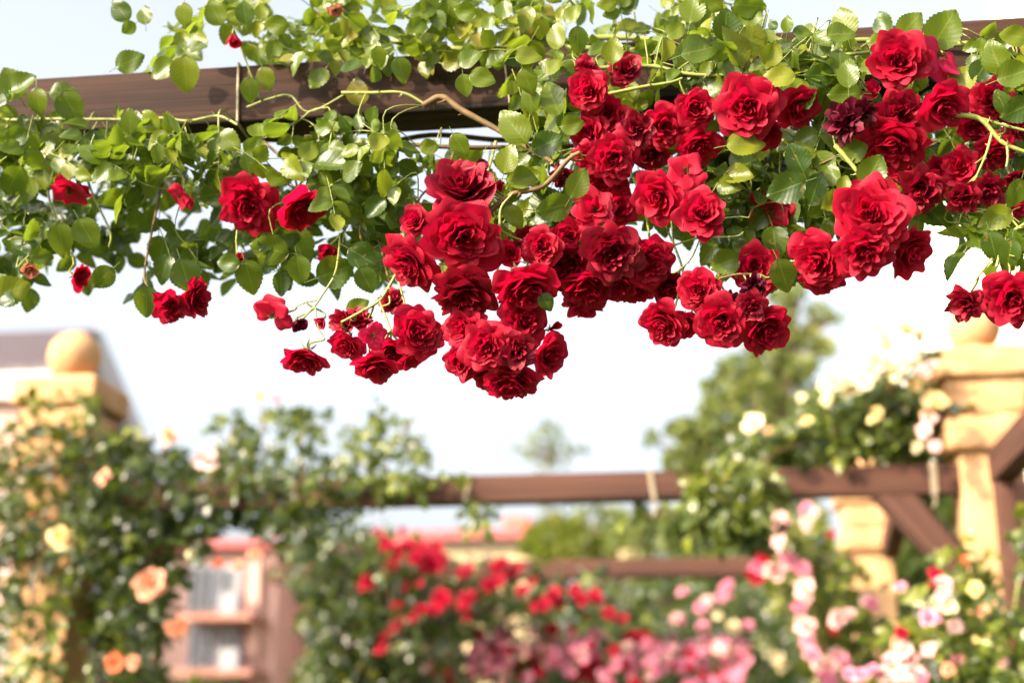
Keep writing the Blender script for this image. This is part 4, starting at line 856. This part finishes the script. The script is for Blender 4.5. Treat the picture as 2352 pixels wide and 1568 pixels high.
# ================================================================== TREES
def tree(name, label, x, ybase, w, clumps, mat, n, lsize, trunk_r, seed, lean=0, group=None):
    """clumps: (x, y, radius px) lumps of crown"""
    r = random.Random(seed); base = to_ground(x, 1600, w); o = empty(name, tuple(base), label, 'tree', group)
    cs = [(P(a, b, w) + NH * r.uniform(-.6, .6) * q * MPP(a, b, w), q * MPP(a, b, w)) for a, b, q in clumps]
    top = max(cs, key=lambda c: c[0][2])[0]; mb = MB()
    mid = base + UZ * top[2] * .5 + TH * lean
    tp = catmull([base, base + UZ * top[2] * .25, mid, np.array([top[0], top[1], top[2] * .98])], 6)
    tube_into(mb, tp, np.linspace(trunk_r, trunk_r * .2, len(tp)), 8)
    for c, q in cs:
        i = int(len(tp) * min(.93, max(.2, (c[2] - q * .8) / top[2]))); s = tp[i]
        tube_into(mb, catmull([s, (s + c) / 2 + UZ * .1 * q, c], 4), np.linspace(trunk_r * .35, trunk_r * .06, 9), 5)
    mb.obj('trunk', M['bark'], o)
    fb = MB(); tot = sum(q * q for _, q in cs)
    for c, q in cs:
        for _ in range(max(8, int(n * q * q / tot))):
            d = unit([r.gauss(0, 1), r.gauss(0, 1), r.gauss(0, .8)]) * q * r.uniform(.25, 1.0) ** .6
            t = .5 + r.gauss(0, .2)
            put_leaf(fb, r.choice(FAR_T), c + d, unit(d) + np.array([r.gauss(0, .6), r.gauss(0, .6), r.gauss(.1, .5)]), unit(d) + np.array([r.gauss(0, .6) for _ in range(3)]), lsize * r.uniform(.6, 1.3), min(.98, max(0, t)))
    fb.obj('crown', mat, o); return o
def cone_clumps(xc, y0, y1, half, n, seed, ragged=.3, rmin=18, rmax=60):
    r = random.Random(seed); out = []
    for i in range(n):
        t = r.random() ** .8; y = y0 + (y1 - y0) * t; hw = half * (.15 + .85 * t ** .8)
        out.append((xc + r.uniform(-1, 1) * hw * (1 + r.gauss(0, ragged * .3)), y, rmin + (rmax - rmin) * r.random()))
    return out
tree('conifer_tree', 'large olive green conifer behind the cream climber', 1760, 1300, 21,
     [(1800,690,26),(1830,670,22),(1880,720,24),(1790,760,40),(1850,780,34),(1925,730,14),(1760,820,44),(1690,850,38),(1830,850,40),(1890,800,24),(1640,890,26),(1740,910,60),(1820,930,46),(1660,960,56),(1900,900,30),(1600,1000,46),(1700,1030,70),(1800,1020,60),(1560,985,26),(1640,1080,70),(1560,1060,36),(1745,1100,70),(1500,1010,16),(1850,1090,60),(1640,1200,60),(1740,1210,70),(1560,1220,50),(1840,1200,60),(1690,1290,90),(1820,1300,80)],
     M['conifer'], 9500, .13, .3, 3)
tree('pine_tree', 'small distant pine seen above the middle beam', 1262, 1300, 45,
     [(1258,972,9),(1250,985,10),(1275,990,10),(1235,1000,11),(1290,1003,11),(1262,1008,12),(1215,1012,8),(1310,1022,12),(1240,1028,12),(1275,1032,13),(1205,1040,9),(1225,1046,10),(1335,1036,9),(1300,1046,13),(1348,1030,6),(1190,1030,6),(1255,1052,14),(1280,1064,13),(1240,1072,10),(1300,1110,18),(1250,1150,18),(1300,1150,18)], M['conifer'], 300, .2, .07, 4)
tree('pine_tree', 'dark distant pine between the middle and farther beams', 1440, 1300, 38,
     [(1400,1190,26),(1450,1200,34),(1500,1215,40),(1420,1235,40),(1380,1170,18),(1340,1165,18),(1480,1250,50),(1545,1240,46),(1530,1190,22),(1590,1260,50)], M['conifer'], 560, .26, .25, 5)
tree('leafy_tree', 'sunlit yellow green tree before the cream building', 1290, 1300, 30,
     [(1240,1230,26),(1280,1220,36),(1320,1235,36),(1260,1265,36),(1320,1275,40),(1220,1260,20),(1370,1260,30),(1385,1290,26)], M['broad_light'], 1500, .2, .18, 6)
tree('leafy_tree', 'dark tree low between salmon house and dark climber', 500, 1640, 24, [(330,1580,60),(420,1610,50),(520,1625,50),(640,1630,40)], M['broad'], 900, .2, .15, 8)
tree('leafy_tree', 'round green tree low behind the pink hedge', 1650, 1400, 17, [(1500,1380,60),(1600,1350,70),(1720,1340,80),(1820,1360,70),(1660,1450,90),(1780,1480,90),(1500,1480,80),(1400,1440,60),(1900,1420,60),(2000,1400,80),(2080,1420,80)], M['broad'], 5000, .16, .2, 9)

tree('leafy_tree', 'dark green tree between the diagonal brace and right pillar', 2130, 1400, 12, [(2080,1150,50),(2150,1180,50),(2110,1250,60),(2190,1270,50),(2060,1320,50),(2230,1200,40),(2250,1300,50),(2320,1250,60)], M['broad'], 2600, .13, .12, 12)

# ================================================================== BUILDINGS
def poly_prism(name, pts, depth_vec, mat, parent):
    """extruded outline"""
    o = origin_of(parent); n = len(pts); V = [Vector(p - o) for p in pts] + [Vector(p - o + depth_vec) for p in pts]
    F = [tuple(range(n)), tuple(range(2 * n - 1, n - 1, -1))] + [(i, n + i, n + (i + 1) % n, (i + 1) % n) for i in range(n)]
    me = bpy.data.meshes.new(name); me.from_pydata(V, [], F); me.update()
    bm = bmesh.new(); bm.from_mesh(me); bmesh.ops.recalc_face_normals(bm, faces=bm.faces); bm.to_mesh(me); bm.free()
    return link(name, me, parent, mat)
def pbox(name, x0, x1, y0, y1, w, depth, mat, parent, to_floor=False):
    """block whose front face is seen between those picture lines"""
    a = P(x0, y0, w); b = P(x1, y0, w); z1 = P((x0 + x1) / 2, y0, w)[2]; z0 = 0.0 if to_floor else P((x0 + x1) / 2, y1, w)[2]
    s0, s1 = float(a @ TH), float(b @ TH); c = TH * (s0 + s1) / 2 + NH * (w + depth / 2) + UZ * (z0 + z1) / 2
    return box(name, c, (s1 - s0, depth, z1 - z0), mat, parent)
# house with a dark tiled roof at the left edge; ridge along the view's left, grey gable end to the right
W = 24.0
hb = empty('house', to_ground(60, 1500, W), 'house with dark tiled roof and pale gable behind the left pillar', 'house')
rA, rB = P(-420, 785, W + 3), P(222, 754, W + 3)
rA[2] = rB[2]; eA, eB = P(-420, 838, W), P(118, 836, W); eA[2] = eB[2]
bk = rB + (rB - eB); bk = P(345, 1040, W + 6.5)
roofV = np.array([rA, rB, eB, eA])
poly_prism('roof', [rA, rB, eB, eA], -UZ * .12, M['tile_roof'], hb)
bkA = bk + (rA - rB)
poly_prism('rear_roof', [rB, rA, bkA, bk], -UZ * .12, M['tile_roof'], hb)
fl_ = eB - UZ * .75
poly_prism('fascia', [eA - UZ * .125, eB - UZ * .125, eB - UZ * .62, eA - UZ * .62], NH * .2, M['white'], hb)
poly_prism('verge_board', [rB + UZ * .03, bk + UZ * .03, bk - UZ * .75, rB - UZ * .75], TH * .07, M['white'], hb)
inn = TH * -.25
poly_prism('gable', [rB - UZ * .13 + inn, bk - UZ * .13 + inn, np.array([bk[0], bk[1], 0]) + inn, np.array([eB[0], eB[1], 0]) + inn + NH * .3, eB - UZ * .13 + inn + NH * .3], -TH * .3, M['white'], hb)
pbox('wall', -420, 100, 868, 1500, W + .3, .3, M['salmon'], hb, True)

# salmon apartment house
W = 27.0
ap = empty('apartment_house', to_ground(500, 1500, W), 'salmon apartment house with white balcony windows behind the left climber', 'building')
pbox('wall', 330, 640, 1256, 1700, W, 6, M['salmon'], ap, True)
pbox('roof', 320, 650, 1240, 1256, W - .4, 7, M['red_roof'], ap)
def win(x0, x1, y0, y1, wn):
    f = pbox('window', x0, x1, y0, y1, wn - .06, .06, M['white'], ap)
    n = 2; g = (x1 - x0) / n
    for i in range(n):
        a = x0 + g * i + g * .14; b = x0 + g * (i + 1) - g * .14
        q = pbox('pane', a, b, y0 + (y1 - y0) * .08, y1 - (y1 - y0) * .06, wn - .10, .04, M['curtain'] if i != 0 else M['glass_dark'], ap)
for (y0, y1) in ((1298, 1402), (1432, 1530), (1560, 1660)):
    win(470, 508, y0, y1, W); win(512, 560, y0, y1, W); win(436, 466, y0, y1, W)
    pbox('balcony_slab', 400, 575, y1 + 6, y1 + 20, W - 1.2, 1.2, M['salmon_dark'], ap)
    pbox('balcony_rail', 402, 573, y1 - 38, y1 + 6, W - 1.18, .06, M['white'], ap) if y0 > 1550 else None
    pbox('balcony_table', 505, 545, y1 - 42, y1 + 5, W - .8, .4, M['curtain'], ap)
pbox('corner_pier', 578, 596, 1290, 1700, W - .3, .3, M['salmon'], ap, True)
# its crimson wing beyond the dark climber
wg = empty('house', to_ground(830, 1500, 29), 'crimson house with white window bay low behind the dark climber', 'house')
pbox('wall', 720, 960, 1262, 1700, 29, 6, M['crimson'], wg, True)
pbox('roof', 700, 975, 1242, 1262, 28.6, 7, M['red_roof'], wg)
pbox('window', 778, 832, 1432, 1540, 28.9, .1, M['white'], wg)
pbox('balcony_slab', 770, 960, 1520, 1545, 28.0, 1.0, M['salmon'], wg)
pbox('porch_pier', 848, 872, 1430, 1700, 28.2, .5, M['salmon'], wg, True)
# cream building
W = 46.0
cb = empty('building', to_ground(1100, 1500, W), 'cream building with thin red roof and red chimney beyond the middle beam', 'building')
pbox('wall', 880, 1225, 1236, 1700, W, 8, M['cream_wall'], cb, True)
pbox('roof', 850, 1255, 1216, 1236, W - .6, 9.2, M['red_roof'], cb)
ch = pbox('chimney', 1158, 1215, 1186, 1222, W + 1, 1.2, M['chimney'], cb)
pbox('cornice', 878, 1228, 1246, 1252, W - .15, .15, M['white'], cb)
ob = empty('building', to_ground(1400, 1500, 50), 'low orange plaster building behind the dark distant pine', 'building')
pbox('wall', 1330, 1480, 1222, 1700, 50, 6, M['cream_wall'], ob, True)
pbox('roof', 1320, 1490, 1212, 1222, 49.6, 7, M['red_roof'], ob)
# tall white steep gable house on the right
W = 17.0
wh = empty('house', to_ground(2300, 1500, W), 'tall white house with steep gable, overexposed behind the right pillar', 'house')
gp = [P(2062, 760, W), P(2090, 620, W), P(2306, 0, W), P(2420, -330, W), P(2760, 620, W)]
g0 = gp[0].copy(); g0[2] = 0; g1 = gp[-1].copy(); g1[2] = 0
poly_prism('wall', gp + [g1, g0], NH * 6, M['white_wall'], wh)
pbox('window', 2480, 2560, 500, 700, W - .04, .05, M['glass_dark'], wh)

# ================================================================== LIGHT, SKY, CAMERA
world = bpy.data.worlds.new('World'); SC.world = world; world.use_nodes = True
nt = world.node_tree; bg = nt.nodes['Background']
sky = nt.nodes.new('ShaderNodeTexSky'); sky.sky_type = 'NISHITA'; sky.sun_disc = False
sky.sun_elevation = SUN_EL; sky.sun_rotation = SUN_AZ; sky.air_density = 1.0; sky.dust_density = 8.0; sky.ozone_density = 1.0; sky.altitude = 100
hs = nt.nodes.new('ShaderNodeHueSaturation'); hs.inputs['Saturation'].default_value = .38      # thin bright summer haze
nt.links.new(sky.outputs[0], hs.inputs['Color']); nt.links.new(hs.outputs[0], bg.inputs[0]); bg.inputs[1].default_value = .15
sl = bpy.data.lights.new('sun', 'SUN'); sl.energy = 3.6; sl.angle = R(.5); sl.color = (1.0, .81, .57)
so = bpy.data.objects.new('sun', sl); COL.objects.link(so); so.rotation_euler = Vector(SUN).to_track_quat('Z', 'Y').to_euler()

cd = bpy.data.cameras.new('camera'); cam = bpy.data.objects.new('camera', cd); COL.objects.link(cam); SC.camera = cam
cam.location = Vector(CAM); cam.rotation_euler = (math.pi / 2 + PITCH, 0, 0)
cd.sensor_width = 36; cd.lens = 50; cd.clip_start = .05; cd.clip_end = 1500
cd.dof.use_dof = True; cd.dof.aperture_fstop = 2.6; cd.dof.aperture_blades = 0
cd.dof.focus_distance = float((P(1100, 640, FW - .03) - CAM) @ FWD)

SC.view_settings.view_transform = 'Standard'; SC.view_settings.look = 'None'; SC.view_settings.gamma = 1
SC.view_settings.exposure = 1.72
SC.render.engine = 'CYCLES'; SC.cycles.use_denoising = True
SC.cycles.max_bounces = 8; SC.cycles.transmission_bounces = 4; SC.cycles.diffuse_bounces = 4
